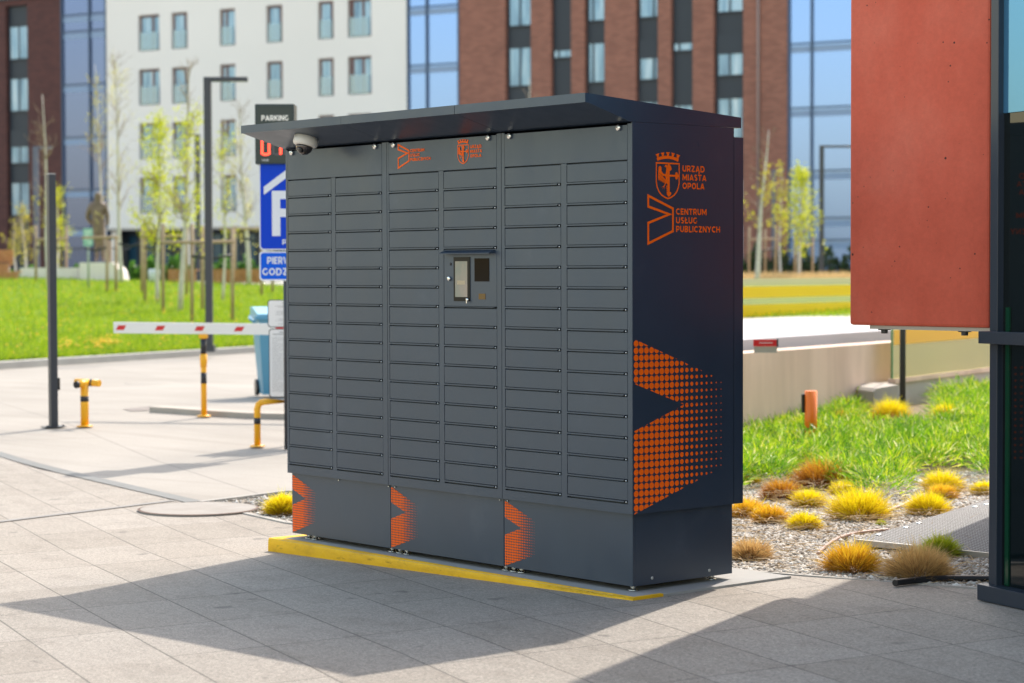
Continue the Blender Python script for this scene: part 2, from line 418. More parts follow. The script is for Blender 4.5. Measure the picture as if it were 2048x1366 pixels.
# kerb stones of the traffic island on the road
isl = [gg(312, 822), gg(345, 824), gg(420, 829), gg(500, 834), gg(580, 836), gg(700, 836)]
strip('island_kerb', isl, .18, .05, varied('kerb_light', (.36, .32, .28), (.44, .40, .35), 3, .85), h=1)
tri = [gg(312, 819), gg(262, 821), gg(245, 817), gg(300, 811)]
sheet('road_patch', [(p.x, p.y) for p in tri], lambda x, y: zg(x)-.006, varied('patch', (.16, .13, .12), (.2, .17, .15), 9), sub=None)

# manhole covers
def disc(name, c, r, h, m, label, dz=0):
    b = MB(); b.lathe([(r+.012, -.02), (r+.012, h*.6), (r, h)], 48)
    o = b.build(name, m, None, (c.x, c.y, zg(c.x)+dz))
    return tag(o, label, 'manhole cover')
c = gg(397, 1019); 
mc = disc('manhole_cover', c, .385, .010, varied('cover_concrete', (.25, .225, .20), (.31, .285, .26), 6, .85, .5, 80), 'round pale concrete manhole cover with a rusty rim in front of the gravel')
b = MB()
for k in range(48):
    a, a2 = 2*PI*k/48, 2*PI*(k+1)/48
    b.poly([(r_*math.cos(t_), r_*math.sin(t_), z_) for r_, t_, z_ in ((.385, a, .0108), (.402, a, .008), (.402, a2, .008), (.385, a2, .0108))])
b.build('rim', mat('rusty_iron', (.10, .055, .04), .8), mc)
c = gg(296, 765)
m2 = disc('manhole_cover', c, .30, .004, M_ROAD, 'faint flat round manhole cover in the road before the lawn', -.012)

# slab under the locker
LW, LD, ZB, ZT = 2.803, .7065, .3685, 2.186
slab = empty('locker_slab', (0, 0, 0), 0, 'concrete plinth slab with yellow painted edge under the parcel locker', 'plinth')
b = MB(); b.box(-2.84, .10, -.02, .98, -.14, -.0005); b.box(-2.84+.07, .10-.02, -.0902+.001, -.02, -.14, -.0005)
b.build('slab', M_CONCS, slab)
# yellow painted lip with a worn, wavy lower edge
V = []; F = []; rnd = random.Random(5); nseg = 120
for i in range(nseg+1):
    x = -2.862+(2.962)*i/nseg
    wv = rnd.uniform(-.004, .004)
    V += [(x, -.0915-.003*rnd.random(), zg(x)-.02), (x, -.0955, zg(x)+.010+wv), (x, -.0935, -.012), (x, -.088, .0015), (x, -.032-.040*i/nseg+.004*rnd.random(), .0018)]
for i in range(nseg):
    for k in range(4):
        a = i*5+k; F.append((a, a+5, a+6, a+1))
lk('painted_edge', pyme('painted_edge', V, F, True), M_YKERB, slab)
b = MB(); b.box(-2.862, -2.80, -.088, .40, -.14, .0016); b.box(.080, .1015, -.0885, .10, -.05, .002)
b.build('painted_edge', M_YKERB, slab)

# ------------------------------------------------------------ parcel locker
LOCK = empty('parcel_locker', (0, 0, 0), 0, 'large dark grey outdoor parcel locker with orange logos and many compartment doors', 'parcel locker')
b = MB()
b.box(-LW+.002, -.002, .016, LD-.03, ZB+.002, ZT-.01)                         # carcass
b.box(-LW+.03, -.0, LD-.03, LD+.035, ZB, ZT-.045)
b.build('cabinet', M_ANTD, LOCK)
# side skin
b = MB(); b.box(-.004, .0, .0, LD-.028, ZB, ZT, 0); b.box(-.004, .0008, LD-.027, LD+.036, ZB, ZT-.045)
b.build('side_panel', M_ANT, LOCK)
b = MB(); b.box(-LW, -LW+.004, .0, LD+.03, ZB, ZT); b.build('side_panel', M_ANT, LOCK)
b = MB(); b.prism([(.30, 2.112), (.42, 2.114), (.438, 2.105), (.438, 2.082), (.300, 2.080), (.300, 2.083), (.434, 2.085), (.434, 2.103), (.42, 2.1105), (.30, 2.109)], 'x', .0001, .0009)
b.build('hatch_outline', M_ANT, LOCK)
cols = [(-2.780, -2.369), (-2.327, -1.912), (-1.847, -1.432), (-1.387, -.971), (-.905, -.494), (-.448, -.033)]
TOPZ, PIT = 2.008, .0994
mods = [(-LW+.0042, -1.869), (-1.8655, -.9355), (-.932, -.0042)]
for k, (x0, x1) in enumerate(mods):
    # frame stiles, header, bottom rail
    c1, c2 = cols[2*k], cols[2*k+1]
    b = MB()
    b.box(x0, c1[0]-.004, 0, .016, ZB, ZT-.006 if k == 0 else ZT-.006)
    b.box(c1[1]+.002, c2[0]-.004, 0, .016, ZB+.045, TOPZ+.004)
    b.box(c2[1]+.002, x1, 0, .016, ZB, ZT-.006)
    b.box(c1[0]-.004, c2[1]+.002, 0, .016, ZB, TOPZ-16*PIT-.004)
    b.build('frame', M_ANT, LOCK)
    b = MB(); b.box(c1[0]-.002, c2[1]+.0005, -.0008, .015, TOPZ+.0055, ZT-.012, .0008)
    hd = b.build('header_panel', M_ANT, LOCK)
    for lx in ((-2.734, -1.961), (-1.80, -1.027), (-.863, -.085))[k]:
        lb = MB(); Mx = Matrix.Translation((lx, -.0008, 2.1630)) @ Matrix.Rotation(PI/2, 4, 'X')
        lb.lathe([(.0145, 0), (.0145, .010), (.0125, .013), (.0001, .0132)], 24, mat4=Mx)
        lo = lb.build('lock', M_CHROME, hd)
        lb = MB(); lb.box(lx-.0055, lx+.0055, -.0150, -.0138, 2.1618, 2.1642); lb.build('keyhole', M_SLOT, lo)
# doors
def door_mesh(wd, h):
    b = MB(); b.box(0, wd, -.0006, .012, .0132, h-.0012, .0010)
    # outward finger lip along the lower edge, cut short before the pin
    b.prism([(.001, .0040), (.001, .0112), (wd-.014, .0112), (wd-.024, .0040)], 'y', -.0060, .0105)
    return b
drnd = random.Random(11)
for ci, (x0, x1) in enumerate(cols):
    proto = None; pins = None
    for r in range(16):
        if ci == 3 and r in (4, 5, 6): continue
        zb_ = TOPZ-(r+1)*PIT
        if proto is None:
            proto = door_mesh(x1-x0, PIT).build('compartment_door', M_ANT, LOCK, (x0, 0, zb_)); d = proto
            pb = MB(); pb.lathe([(.0034, 0), (.0034, .004), (.001, .005)], 8, mat4=Matrix.Translation((x1-x0-.008, -.0005, .0058)) @ Matrix.Rotation(PI/2, 4, 'X'))
            pins = pb.build('pin', mat('pale_pin', (.7, .72, .75), .35, .3), proto)
        else:
            d = proto.copy(); C.objects.link(d); d.parent = LOCK; d.location = (x0, drnd.uniform(-.0005, .0007), zb_)
            d.rotation_euler = (drnd.gauss(0, .0035), 0, drnd.gauss(0, .0013))
            q = pins.copy(); C.objects.link(q); q.parent = d
# terminal
zt_, zb_ = TOPZ-4*PIT, TOPZ-7*PIT
b = MB(); b.box(cols[3][0], cols[3][1], -.0005, .012, zb_+.010, zt_-.001, .001)
b.prism([(cols[3][0], zb_+.0085), (cols[3][1]-.001, zb_+.0085), (cols[3][1]-.03, zb_+.0052), (cols[3][0]+.001, zb_+.0052)], 'y', -.006, .010)
term = b.build('terminal_panel', M_ANT, LOCK)
term['label'] = 'control panel with touch screen and scanner'
b = MB(); b.prism([(-.001, 1.606), (-.042, 1.590), (-.042, 1.587), (-.001, 1.590)], 'x', cols[3][0]+.004, cols[3][1]-.012); b.build('rain_hood', M_ANT, term)
b = MB(); b.box(-1.307, -1.177, -.004, -.0006, 1.348, 1.571, .0008); scr = b.build('screen_bezel', mat('bezel', (.012, .012, .010), .3, spec=.2), term)
def screenmat():
    m = mat('screen_glass', (.1, .1, .1), .12); n = N(m); p = n.pos()
    c = n.ramp(n.noise(9, n.map(p, (1, 1, .6)), 3), [(.3, (.26, .33, .28)), (.5, (.40, .38, .30)), (.7, (.48, .40, .32))])
    n.col(n.mix(.45, c, (.02, .02, .02))); n.link(c, n.b.inputs['Emission Color']); n.b.inputs['Emission Strength'].default_value = .07; return m
b = MB(); b.box(-1.293, -1.196, -.0048, -.0042, 1.369, 1.55); b.build('screen', screenmat(), scr)
b = MB(); b.box(-1.276, -1.214, -.0053, -.00485, 1.432, 1.452); b.build('screen_button', mat('ui_beige', (.46, .37, .24), .3), scr)
M_SMOKE = mat('smoked_glass', (.010, .007, .005), .08, spec=.12)
b = MB(); b.box(-1.142, -1.028, -.0022, -.0006, 1.448, 1.564); b.build('card_reader_window', M_SMOKE, term)
b = MB(); b.box(-1.110, -1.058, -.0022, -.0006, 1.358, 1.387); b.build('scanner_window', mat('amber_glass', (.16, .09, .02), .15), term)
b = MB(); b.lathe([(.011, 0), (.011, .009), (.009, .011), (.0001, .0112)], 20, mat4=Matrix.Translation((-1.341, -.0006, 1.462)) @ Matrix.Rotation(PI/2, 4, 'X')); b.build('lock', M_CHROME, term)
b = MB(); b.lathe([(.0075, 0), (.0075, .0012), (.0001, .0013)], 16, mat4=Matrix.Translation((-1.333, -.0006, 1.536)) @ Matrix.Rotation(PI/2, 4, 'X')); b.build('camera_hole', M_SLOT, term)
b = MB(); b.lathe([(.008, 0), (.008, .010), (.0001, .0105)], 14, mat4=Matrix.Translation((-1.190, -.004, 1.356)) @ Matrix.Rotation(PI/2, 4, 'X'))
b.box(-1.193, -1.187, -.016, -.013, 1.338, 1.354); b.build('small_lock', M_CHROME, term)

# base panels
bj = [(-LW+.001, -1.887+.0), (-1.884, -.957), (-.954, -.032)]
for k, (x0, x1) in enumerate(bj):
    b = MB(); b.box(x0, x1-.002, .030, .045, .026, ZB-.003, .0012); b.build('base_panel', M_ANT, LOCK)
b = MB(); b.box(-.034, -.030, .046, LD-.008, .026, ZB-.003); b.box(-.045, -.0305, .031, .0455, .026, ZB-.003)
b.box(-LW+.001, -LW+.005, .046, LD-.04, .026, ZB-.003); b.box(-LW+.04, -.036, LD-.03, LD-.01, .03, ZB-.003)
b.build('base_panel', M_ANT, LOCK)
b = MB()
for (yy, zz) in ((.155, .055), (.54, .055)):
    b.lathe([(.008, 0), (.008, .002), (.0001, .0022)], 14, mat4=Matrix.Translation((-.030, yy, zz)) @ Matrix.Rotation(PI/2, 4, 'Y'))
b.build('cover_cap', mat('cap_grey', (.45, .45, .44), .4), LOCK)
for x in (-2.70, -2.64, -1.93, -1.86, -1.80, -.99, -.93, -.87, -.075):
    for y in (.075, .60):
        b = MB(); b.lathe([(.024, 0), (.024, .004), (.010, .007), (.010, .030)], 16); b.lathe([(.015, .013), (.015, .021)], 6)
        b.build('levelling_foot', mat('zinc', (.42, .38, .34), .35, .9) if False else M_CHROME, LOCK, (x, y, .0))
# small screws under the body rail
b = MB()
for x in (-2.35, -1.90, -1.845, -.985, -.925):
    b.lathe([(.005, 0), (.005, .006), (.0001, .007)], 8, mat4=Matrix.Translation((x, .03, ZB-.012)) @ Matrix.Rotation(PI/2, 4, 'X'))
b.build('screw', M_CHROME, LOCK)
# canopy
prof = [(-.295, 2.305), (.728, 2.2375), (.728, 2.187), (-.002, 2.187), (-.030, 2.192), (-.280, 2.262), (-.295, 2.262)]
for x0, x1 in ((-LW-.001, -1.8705), (-1.8685, -.9385), (-.935, .001)):
    b = MB(); b.prism(prof, 'x', x0, x1); b.build('canopy', M_ANT, LOCK)

# dotted chevrons, clipped discs
def clip(poly, n_, d_):
    out = []
    for i in range(len(poly)):
        p, q = poly[i], poly[(i+1) % len(poly)]
        a = p[0]*n_[0]+p[1]*n_[1]-d_; b2 = q[0]*n_[0]+q[1]*n_[1]-d_
        if a <= 0: out.append(p)
        if (a < 0 < b2) or (b2 < 0 < a):
            t = a/(a-b2); out.append((p[0]+(q[0]-p[0])*t, p[1]+(q[1]-p[1])*t))
    return out
def convex(poly, shape):
    c_ = (sum(p[0] for p in shape)/len(shape), sum(p[1] for p in shape)/len(shape))
    for i in range(len(shape)):
        a, b2 = shape[i], shape[(i+1) % len(shape)]
        n_ = (b2[1]-a[1], a[0]-b2[0]); d_ = a[0]*n_[0]+a[1]*n_[1]
        if c_[0]*n_[0]+c_[1]*n_[1] > d_: n_ = (-n_[0], -n_[1]); d_ = -d_
        poly = clip(poly, n_, d_)
        if len(poly) < 3: return []
    return poly
W0 = .60
up = [(0, 1.186), (W0, .945), (W0, .866), (.331, .866), (0, .978)]
up = [(0, 1.186), (W0, 1.186-(1.186-1.07)/.323*W0), (W0, .8655), (.331, .8655), (0, .978)]
lo = [(0, .753), (.331, .8645), (W0, .8645), (W0, .366+(.468-.366)/.324*W0), (0, .366)]
P_ = .0333; OFFX, OFFZ = .0195, 1.186-.024
discs = []
for i in range(18):
    cx_ = OFFX+i*P_
    r = .0152 if i < 7 else .0152*(1-(i-6.5)/12.8)
    for j in range(25):
        cz = OFFZ-j*P_
        nseg_ = 18
        pg = [(cx_+r*math.cos(2*PI*k/nseg_), cz+r*math.sin(2*PI*k/nseg_)) for k in range(nseg_)]
        for sh in (up, lo):
            q = convex(pg, sh)
            if len(q) >= 3: discs.append(q)
def dots(name, m, parent, f):
    V = []; F = []
    for q in discs:
        o = len(V); V += [f(a, z) for a, z in q]; F.append(list(range(o, o+len(q))))
    return lk(name, pyme(name, V, F), m, parent)
dots('dotted_arrow', M_ORANGE, LOCK, lambda a, z: (.0013, a+.003, z))
for x0 in (-2.798, -1.883, -.950):
    k_ = .327/.82
    dots('dotted_arrow', M_ORANGE, LOCK, lambda a, z: (x0+a*k_*.97, .0285, .030+(z-.366)*k_))

# logos: open arrow, crest, lettering
def arrow_logo(P, th, f):
    """outline of the arrow as a band of width th; P in order"""
    V = []; F = []; n_ = len(P); inn = []
    area = sum(P[i][0]*P[(i+1) % n_][1]-P[(i+1) % n_][0]*P[i][1] for i in range(n_)); sg = 1 if area > 0 else -1
    for i in range(n_):
        a, p, q = Vector(P[i-1]), Vector(P[i]), Vector(P[(i+1) % n_])
        d1, d2 = (p-a).normalized(), (q-p).normalized(); n1, n2 = Vector((-d1.y, d1.x))*sg, Vector((-d2.y, d2.x))*sg
        bis = (n1+n2).normalized(); inn.append(p+bis*th/max(.3, bis.dot(n1)))
    for p, q in zip(P, inn): V += [f(p[0], p[1]), f(q[0], q[1])]
    for i in range(n_):
        j = (i+1) % n_; F.append((2*i, 2*j, 2*j+1, 2*i+1))
    return V, F
def crest(f, w_, h_, fine=True):
    """crown over a shield, half eagle and half cross; unit box centred in x, z from 0 (tip) to h_"""
    V = []; F = []
    ly = [0]
    def add(poly):
        ly[0] += 1; o = len(V); V.extend(f(x*w_, z*h_, ly[0]*.00004) for x, z in poly); F.append(list(range(o, o+len(poly))))
    # shield outline
    sh = [(-.5, .78), (.5, .78), (.5, .36), (.47, .26), (.40, .165), (.28, .08), (.12, .025), (0, 0), (-.12, .025), (-.28, .08), (-.40, .165), (-.47, .26), (-.5, .36)]
    v2, f2 = arrow_logo([(x*w_, z*h_) for x, z in sh], .045*w_ if fine else .05*w_, f)
    o = len(V); V.extend(v2); F.extend([[o+i for i in q] for q in f2])
    # crown: curved band with five merlons
    nb = 10
    def arc(t, r): return ((t)*.86*(1+.10*r), .805+.055*(1-(2*t)**2)+r*.085)
    for k in range(nb):
        t0, t1 = -.5+k/nb, -.5+(k+1)/nb
        add([arc(t0, 0), arc(t1, 0), arc(t1, .75), arc(t0, .75)])
    for k in range(5):
        t = -.44+k*.22; a = .055
        add([arc(t-a*.8, .75), arc(t+a*.8, .75), arc(t+a*.9, 1.35), arc(t-a*.9, 1.35)])
        add([arc(t-a*1.25, 1.35), arc(t+a*1.25, 1.35), arc(t+a*1.35, 1.65), arc(t-a*1.35, 1.65)])
    # cross: long shaft with lobed ends
    def disc_(x, z, r, n_=10): add([(x+r*math.cos(2*PI*k/n_), z+r*w_/h_*math.sin(2*PI*k/n_)) for k in range(n_)])
    add([(.0, .12), (.075, .12), (.075, .70), (.0, .70)]); add([(.075, .485), (.36, .485), (.36, .525), (.075, .525)])
    for x, z in ((.08, .685), (.035, .715), (.36, .545), (.40, .505), (.36, .465), (.035, .095), (.0, .125), (.085, .125), (.10, .65)): disc_(x, z, .055)
    # half eagle: wing feathers, head, body, leg
    add([(-.06, .70), (-.005, .70), (-.005, .30), (-.09, .36), (-.10, .52)])
    disc_(-.075, .705, .045); add([(-.11, .715), (-.17, .685), (-.10, .69)])
    add([(-.40, .66), (-.36, .70), (-.30, .70), (-.27, .66), (-.27, .60), (-.20, .545), (-.10, .53), (-.09, .47), (-.20, .50), (-.33, .55), (-.40, .60)])
    for k in range(7):
        x = -.385+k*.045; t = .60-k*.028; bt = .40-.012*k+.0*k
        add([(x-.020, t), (x+.020, t-.012), (x+.012, bt+.02), (x-.008, bt-.01), (x-.024, bt+.03)])
    add([(-.10, .36), (-.06, .37), (-.15, .27), (-.18, .28)])
    for a in (-2.9, -2.2, -1.5, -.8): 
        add([(-.17, .285), (-.155, .27), (-.17+.12*math.cos(a), .275+.12*w_/h_*math.sin(a)*1.0)])
    for k in range(4):
        z = .30-k*.042; add([(-.005, z), (-.005, z-.030), (-.09+.01*k, z-.045), (-.06, z-.01)])
    return V, F
SF = lambda a, z, l=0: (.0011+l, a, z)
FF = lambda a, z, l=0: (a, -.0022-l, z)
v, f = arrow_logo([(.096, 1.856), (.269, 1.795), (.269, 1.681), (.096, 1.618), (.096, 1.726), (.220, 1.763), (.096, 1.793)][::-1], .0115, SF)
lk('arrow_logo', pyme('arrow_logo', v, f), M_ORANGE, LOCK)
v, f = crest(lambda a, z, l=0: SF(.2295+a, 1.833+z, l), .157, .221)
lk('city_crest', pyme('city_crest', v, f), M_ORANGE, LOCK)
lettering('lettering', [('URZĄD', .327, 1.966, .148, .029), ('MIASTA', .327, 1.925, .160, .029), ('OPOLA', .327, 1.885, .148, .029)], M_ORANGE, LOCK, 'side', 0)
lettering('lettering', [('CENTRUM', .284, 1.763, .205, .029), ('USŁUG', .284, 1.722, .142, .029), ('PUBLICZNYCH', .284, 1.681, .297, .029)], M_ORANGE, LOCK, 'side', 0)
v, f = arrow_logo([(-1.769, 2.168), (-1.669, 2.131), (-1.669, 2.072), (-1.769, 2.035), (-1.769, 2.094), (-1.700, 2.115), (-1.769, 2.134)][::-1], .0082, FF)
lk('arrow_logo', pyme('arrow_logo', v, f), M_ORANGE, LOCK)
v, f = crest(lambda a, z, l=0: FF(-1.229+a, 2.040+z, l), .089, .126, False)
lk('city_crest', pyme('city_crest', v, f), M_ORANGE, LOCK)
lettering('lettering', [('URZĄD', -1.173, 2.117, .088, .0155), ('MIASTA', -1.173, 2.094, .092, .0155), ('OPOLA', -1.173, 2.071, .088, .0155)], M_ORANGE, LOCK, 'front', 0, .0020)
lettering('lettering', [('CENTRUM', -1.662, 2.119, .117, .0155), ('USŁUG', -1.662, 2.096, .08, .0155), ('PUBLICZNYCH', -1.662, 2.073, .168, .0155)], M_ORANGE, LOCK, 'front', 0, .0020)

# dome camera hanging under the canopy
cz = 2.192+(.15-.030)*(.07/.25)
dc = empty('security_camera', (-2.385, -.15, cz-.001), 0, 'white dome security camera hanging under the left end of the locker canopy', 'security camera')
TM = Matrix.Rotation(R_(-15.6), 4, 'X')
b = MB(); b.lathe([(.066, .004), (.068, -.030), (.064, -.042), (.052, -.050), (.050, -.050)], 32, mat4=TM); b.build('housing', M_WHITEPL, dc)
TD = TM @ Matrix.Translation((0, 0, -.050)) @ Matrix.Rotation(0, 4, 'X')
b = MB(); b.lathe([(.046*math.cos(t), -.046*math.sin(t)) for t in np.linspace(0, PI/2-.02, 9)], 28, mat4=TD); b.build('dome', mat('dome_glass', (.10, .09, .09), .06, .75), dc)
b = MB(); b.lathe([(.018, 0), (.016, .012), (.0001, .013)], 16, mat4=TM @ Matrix.Translation((.012, -.025, -.076)) @ Matrix.Rotation(R_(125), 4, 'X')); b.build('lens', M_BLACK, dc)


# ============================================================ right-hand building, red panel
def glassmat(name, base, rough=.05, spec=.6, metal=0.):
    return mat(name, base, rough, metal, spec)
M_FRAME = mat('navy_frame', (.022, .032, .050), .35)
M_DGLASS = mat('dark_glazing', (.004, .008, .010), .03, spec=.75)
K = gg(1975, 1199); KD = R_(-15.3)
bd = empty('glazed_building', (K.x, K.y, 0), KD, 'dark glazed building corner with a hanging red concrete panel and navy rails', 'building')
def wl(x, y): 
    v = Vector((x-K.x, y-K.y, 0)); v.rotate(Matrix.Rotation(-KD, 3, 'Z')); return (v.x, v.y)
foot = [wl(K.x+.03, K.y+.05), (7, .05), wl(8.5, 9.0), wl(-.93, 4.25)]
b = MB(); b.prism(foot, 'z', .0, 5.4); b.build('wall', mat('dark_core', (.012, .014, .017), .5), bd)
b = MB(); b.box(.012, .066, -.004, .06, 0.07, 5.3, .002); b.build('column', M_FRAME, bd)
for x in (1.45, 2.9, 4.35, 5.8):
    b = MB(); b.box(x, x+.05, -.004, .055, 0.07, 5.3); b.build('column', M_FRAME, bd)
b = MB(); b.box(.066, 7, .03, .047, .07, 1.165); b.box(.066, 7, .03, .047, 1.22, 2.20); b.build('glazing', M_DGLASS, bd)
b = MB(); b.box(.066, 7, .025, .047, 2.202, 5.3); b.build('sky_tinted_glazing', mat('sky_reflection_blue', (.10, .30, .52), .06, .55, .6), bd)  # upper glazing, with the sky's reflection put into its blue base colour
b = MB(); b.box(.092, .118, .022, .0295, .075, 1.165); b.box(.092, .118, .022, .0295, 1.222, 1.33); b.build('glass_edge', mat('green_glass_edge', (.004, .045, .022), .1), bd)
b = MB(); b.box(-.018, 7, -.045, .06, 1.166, 1.2215, .002); b.build('rail', M_FRAME, bd)
b = MB(); b.box(-.018, 7, -.045, .06, .0, .072, .002); b.build('rail', M_FRAME, bd)

def redmat():
    m = mat('red_concrete', rough=.75); n = N(m); p = n.pos()
    c = n.ramp(n.noise(1.4, n.map(p, (1, 1, .7)), 6, .6), [(.3, (.56, .085, .042)), (.5, (.68, .120, .066)), (.72, (.74, .175, .108))])
    v = n.new('ShaderNodeTexVoronoi'); v.inputs['Scale'].default_value = 21; n.link(p, v.inputs[0])
    th = n.math('MULTIPLY', n.math('SUBTRACT', n.noise(4.3, p, 2), .43), .62)
    pit = n.math('LESS_THAN', v.outputs['Distance'], th)
    c = n.mix(.6, c, n.ramp(n.noise(42, p, 4, .7), [(.3, (.86, .86, .86)), (.7, (1.06, 1.06, 1.06))]), 'MULTIPLY')
    c = n.mix(n.math('MULTIPLY', pit, .93), c, (.02, .010, .008)); n.col(c)
    n.bump(n.math('SUBTRACT', n.noise(60, p, 4), n.math('MULTIPLY', pit, 3.)), .35, .003); return m
PX, PY = wl(.135, 1.37)
b = MB(); b.box(0, .85, 0, .13, 1.226, 5.3, .014); rp = b.build('concrete_panel', redmat(), bd, (PX, PY, 0), -KD); rp['label'] = 'thick pitted red concrete panel'
b = MB(); b.box(.115, .85, .02, .10, 1.208, 1.2255); b.build('bottom_angle', mat('pale_steel', (.55, .50, .42), .5), rp)
for x in (.175, .665):
    b = MB(); b.lathe([(.016, -.022), (.018, 0)], 8, org=(x, .06, 1.2075)); b.box(x-.024, x+.024, .04, .08, 1.202, 1.2078); b.build('bolt', mat('bolt_steel', (.08, .08, .08), .4), rp)

# ============================================================ planted bed on the right
rng = np.random.default_rng(4)
def blades(n, base, direc, length, width, bend=.4, seg=3, up=None):
    """n curved tapering blades; base/direc arrays (n,3), length,width (n,)"""
    d = direc/np.linalg.norm(direc, axis=1)[:, None]
    side = np.cross(d, rng.normal(size=(n, 3))); side /= np.linalg.norm(side, axis=1)[:, None]
    out = d.copy(); out[:, 2] = 0; out += rng.normal(size=(n, 3))*.25; out[:, 2] = -abs(rng.normal(size=n))*.5
    V = np.zeros((n, (seg+1)*2, 3)); 
    for k in range(seg+1):
        t = k/seg; c = base+d*(length*t)[:, None]+out*(length*bend*t*t*.5)[:, None]
        wdt = width*(1-t*.88)
        V[:, 2*k] = c-side*wdt[:, None]/2; V[:, 2*k+1] = c+side*wdt[:, None]/2
    idx = np.arange(n)[:, None]*((seg+1)*2); F = []
    for k in range(seg): F.append(np.stack([idx[:, 0]+2*k, idx[:, 0]+2*k+1, idx[:, 0]+2*k+3, idx[:, 0]+2*k+2], 1))
    return V.reshape(-1, 3), np.concatenate(F)
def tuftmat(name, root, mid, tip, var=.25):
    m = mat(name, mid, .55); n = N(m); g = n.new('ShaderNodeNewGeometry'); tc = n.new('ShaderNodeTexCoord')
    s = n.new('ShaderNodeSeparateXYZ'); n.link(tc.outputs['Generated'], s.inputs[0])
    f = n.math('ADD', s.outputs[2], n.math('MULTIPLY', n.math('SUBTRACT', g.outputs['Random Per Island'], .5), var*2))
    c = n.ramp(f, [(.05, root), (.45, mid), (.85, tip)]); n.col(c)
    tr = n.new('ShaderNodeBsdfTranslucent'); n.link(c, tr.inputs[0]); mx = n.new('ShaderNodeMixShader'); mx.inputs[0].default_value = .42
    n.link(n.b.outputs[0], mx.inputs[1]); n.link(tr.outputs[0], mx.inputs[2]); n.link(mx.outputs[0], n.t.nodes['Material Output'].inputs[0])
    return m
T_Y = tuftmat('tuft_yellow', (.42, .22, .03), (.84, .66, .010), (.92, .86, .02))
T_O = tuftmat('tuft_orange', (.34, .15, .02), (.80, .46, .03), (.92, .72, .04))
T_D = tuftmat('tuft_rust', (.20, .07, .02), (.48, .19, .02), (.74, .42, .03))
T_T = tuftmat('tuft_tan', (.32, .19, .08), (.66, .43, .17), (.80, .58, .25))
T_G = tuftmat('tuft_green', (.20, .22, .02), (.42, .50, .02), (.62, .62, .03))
def cushion(n, r, hf, seed):
    a = rng.uniform(0, 2*PI, n); c_ = rng.uniform(.0, 1, n)**.85; s_ = np.sqrt(1-c_*c_); lob = 1+.14*np.sin(a*3+seed)+.09*np.sin(a*5+seed*2)+.08*rng.normal(size=n)
    R1 = r*.60*lob*rng.uniform(.55, 1, n)**.5; B0 = np.stack([R1*s_*np.cos(a), R1*s_*np.sin(a), R1*c_*hf*.95], 1)
    D_ = np.stack([s_*np.cos(a), s_*np.sin(a), c_*.9+.42], 1)+rng.normal(size=(n, 3))*.28
    return B0, D_, r*rng.uniform(.26, .60, n)*(1+.5*(rng.uniform(size=n) > .93))
def tuft(u, v, wpx, m, label, dense=1., hfac=.80, z=None, fine=1.0, cat='ornamental grass'):
    p = gg(u, v) if z is None else None
    if z is not None: p = Vector(gz(u, v, z))
    d = (p-Vector(CAM)).dot(Vector(cF)); r = wpx/2*d/FPX
    n = int(1900*dense); B0, D_, L_ = cushion(n, r*1.13, hfac, u)
    V, F = blades(n, B0, D_, L_, np.full(n, .0038*fine)*rng.uniform(.7, 1.5, n), .30)
    o = lk('ornamental_grass', npme('ornamental_grass', V, F), m, None, p)
    tag(o, label, cat, 'ornamental grass tufts in the gravel bed'); return o
tufts = [
 (1490, 966, 66, T_Y, 'yellow tuft half hidden behind the locker, just below the green grass'),
 (1562, 1000, 82, T_D, 'rust brown tuft left of the darkest tuft, in the gravel bed'),
 (1640, 978, 120, T_D, 'darkest rust brown wide tuft in front of the green grass'),
 (1618, 1014, 72, T_Y, 'yellow tuft just below the darkest rust brown tuft'),
 (1688, 991, 60, T_Y, 'small yellow tuft right of the darkest rust brown tuft'),
 (1719, 1038, 128, T_Y, 'widest golden yellow tuft in the middle of the gravel bed'),
 (1885, 984, 88, T_Y, 'tall yellow tuft farthest back near the dark glazing'),
 (1884, 998, 62, T_O, 'small brownish tuft in front of the tall yellow tuft'),
 (1856, 1029, 92, T_Y, 'yellow tuft next to the far end of the metal grating'),
 (1494, 1034, 80, T_O, 'orange yellow tuft beside the locker side, second from the front'),
 (1540, 1046, 74, T_O, 'small orange tuft with a yellow right half near the locker'),
 (1608, 1059, 70, T_Y, 'small yellow tuft alone on the gravel below the widest tuft'),
 (1500, 1120, 86, T_T, 'straw coloured tuft beside the locker base, nearest to the locker'),
 (1706, 1143, 118, T_O, 'orange straw tuft at the front left of the metal grating'),
 (1838, 1156, 138, T_T, 'large dry tan tuft in front of the grating beside the black hose'),
 (1880, 1113, 84, T_G, 'yellow green tuft behind the large dry tan tuft'),
 (1968, 990, 56, T_Y, 'yellow tuft cut by the dark glazing edge'),
]
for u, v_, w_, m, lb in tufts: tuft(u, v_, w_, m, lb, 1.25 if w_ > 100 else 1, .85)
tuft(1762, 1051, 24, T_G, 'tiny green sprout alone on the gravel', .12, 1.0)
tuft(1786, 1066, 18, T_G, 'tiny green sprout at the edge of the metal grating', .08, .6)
tuft(566, 1028, 74, T_Y, 'bright yellow tuft in the gravel at the far left corner of the locker', 1.6, 1.0)

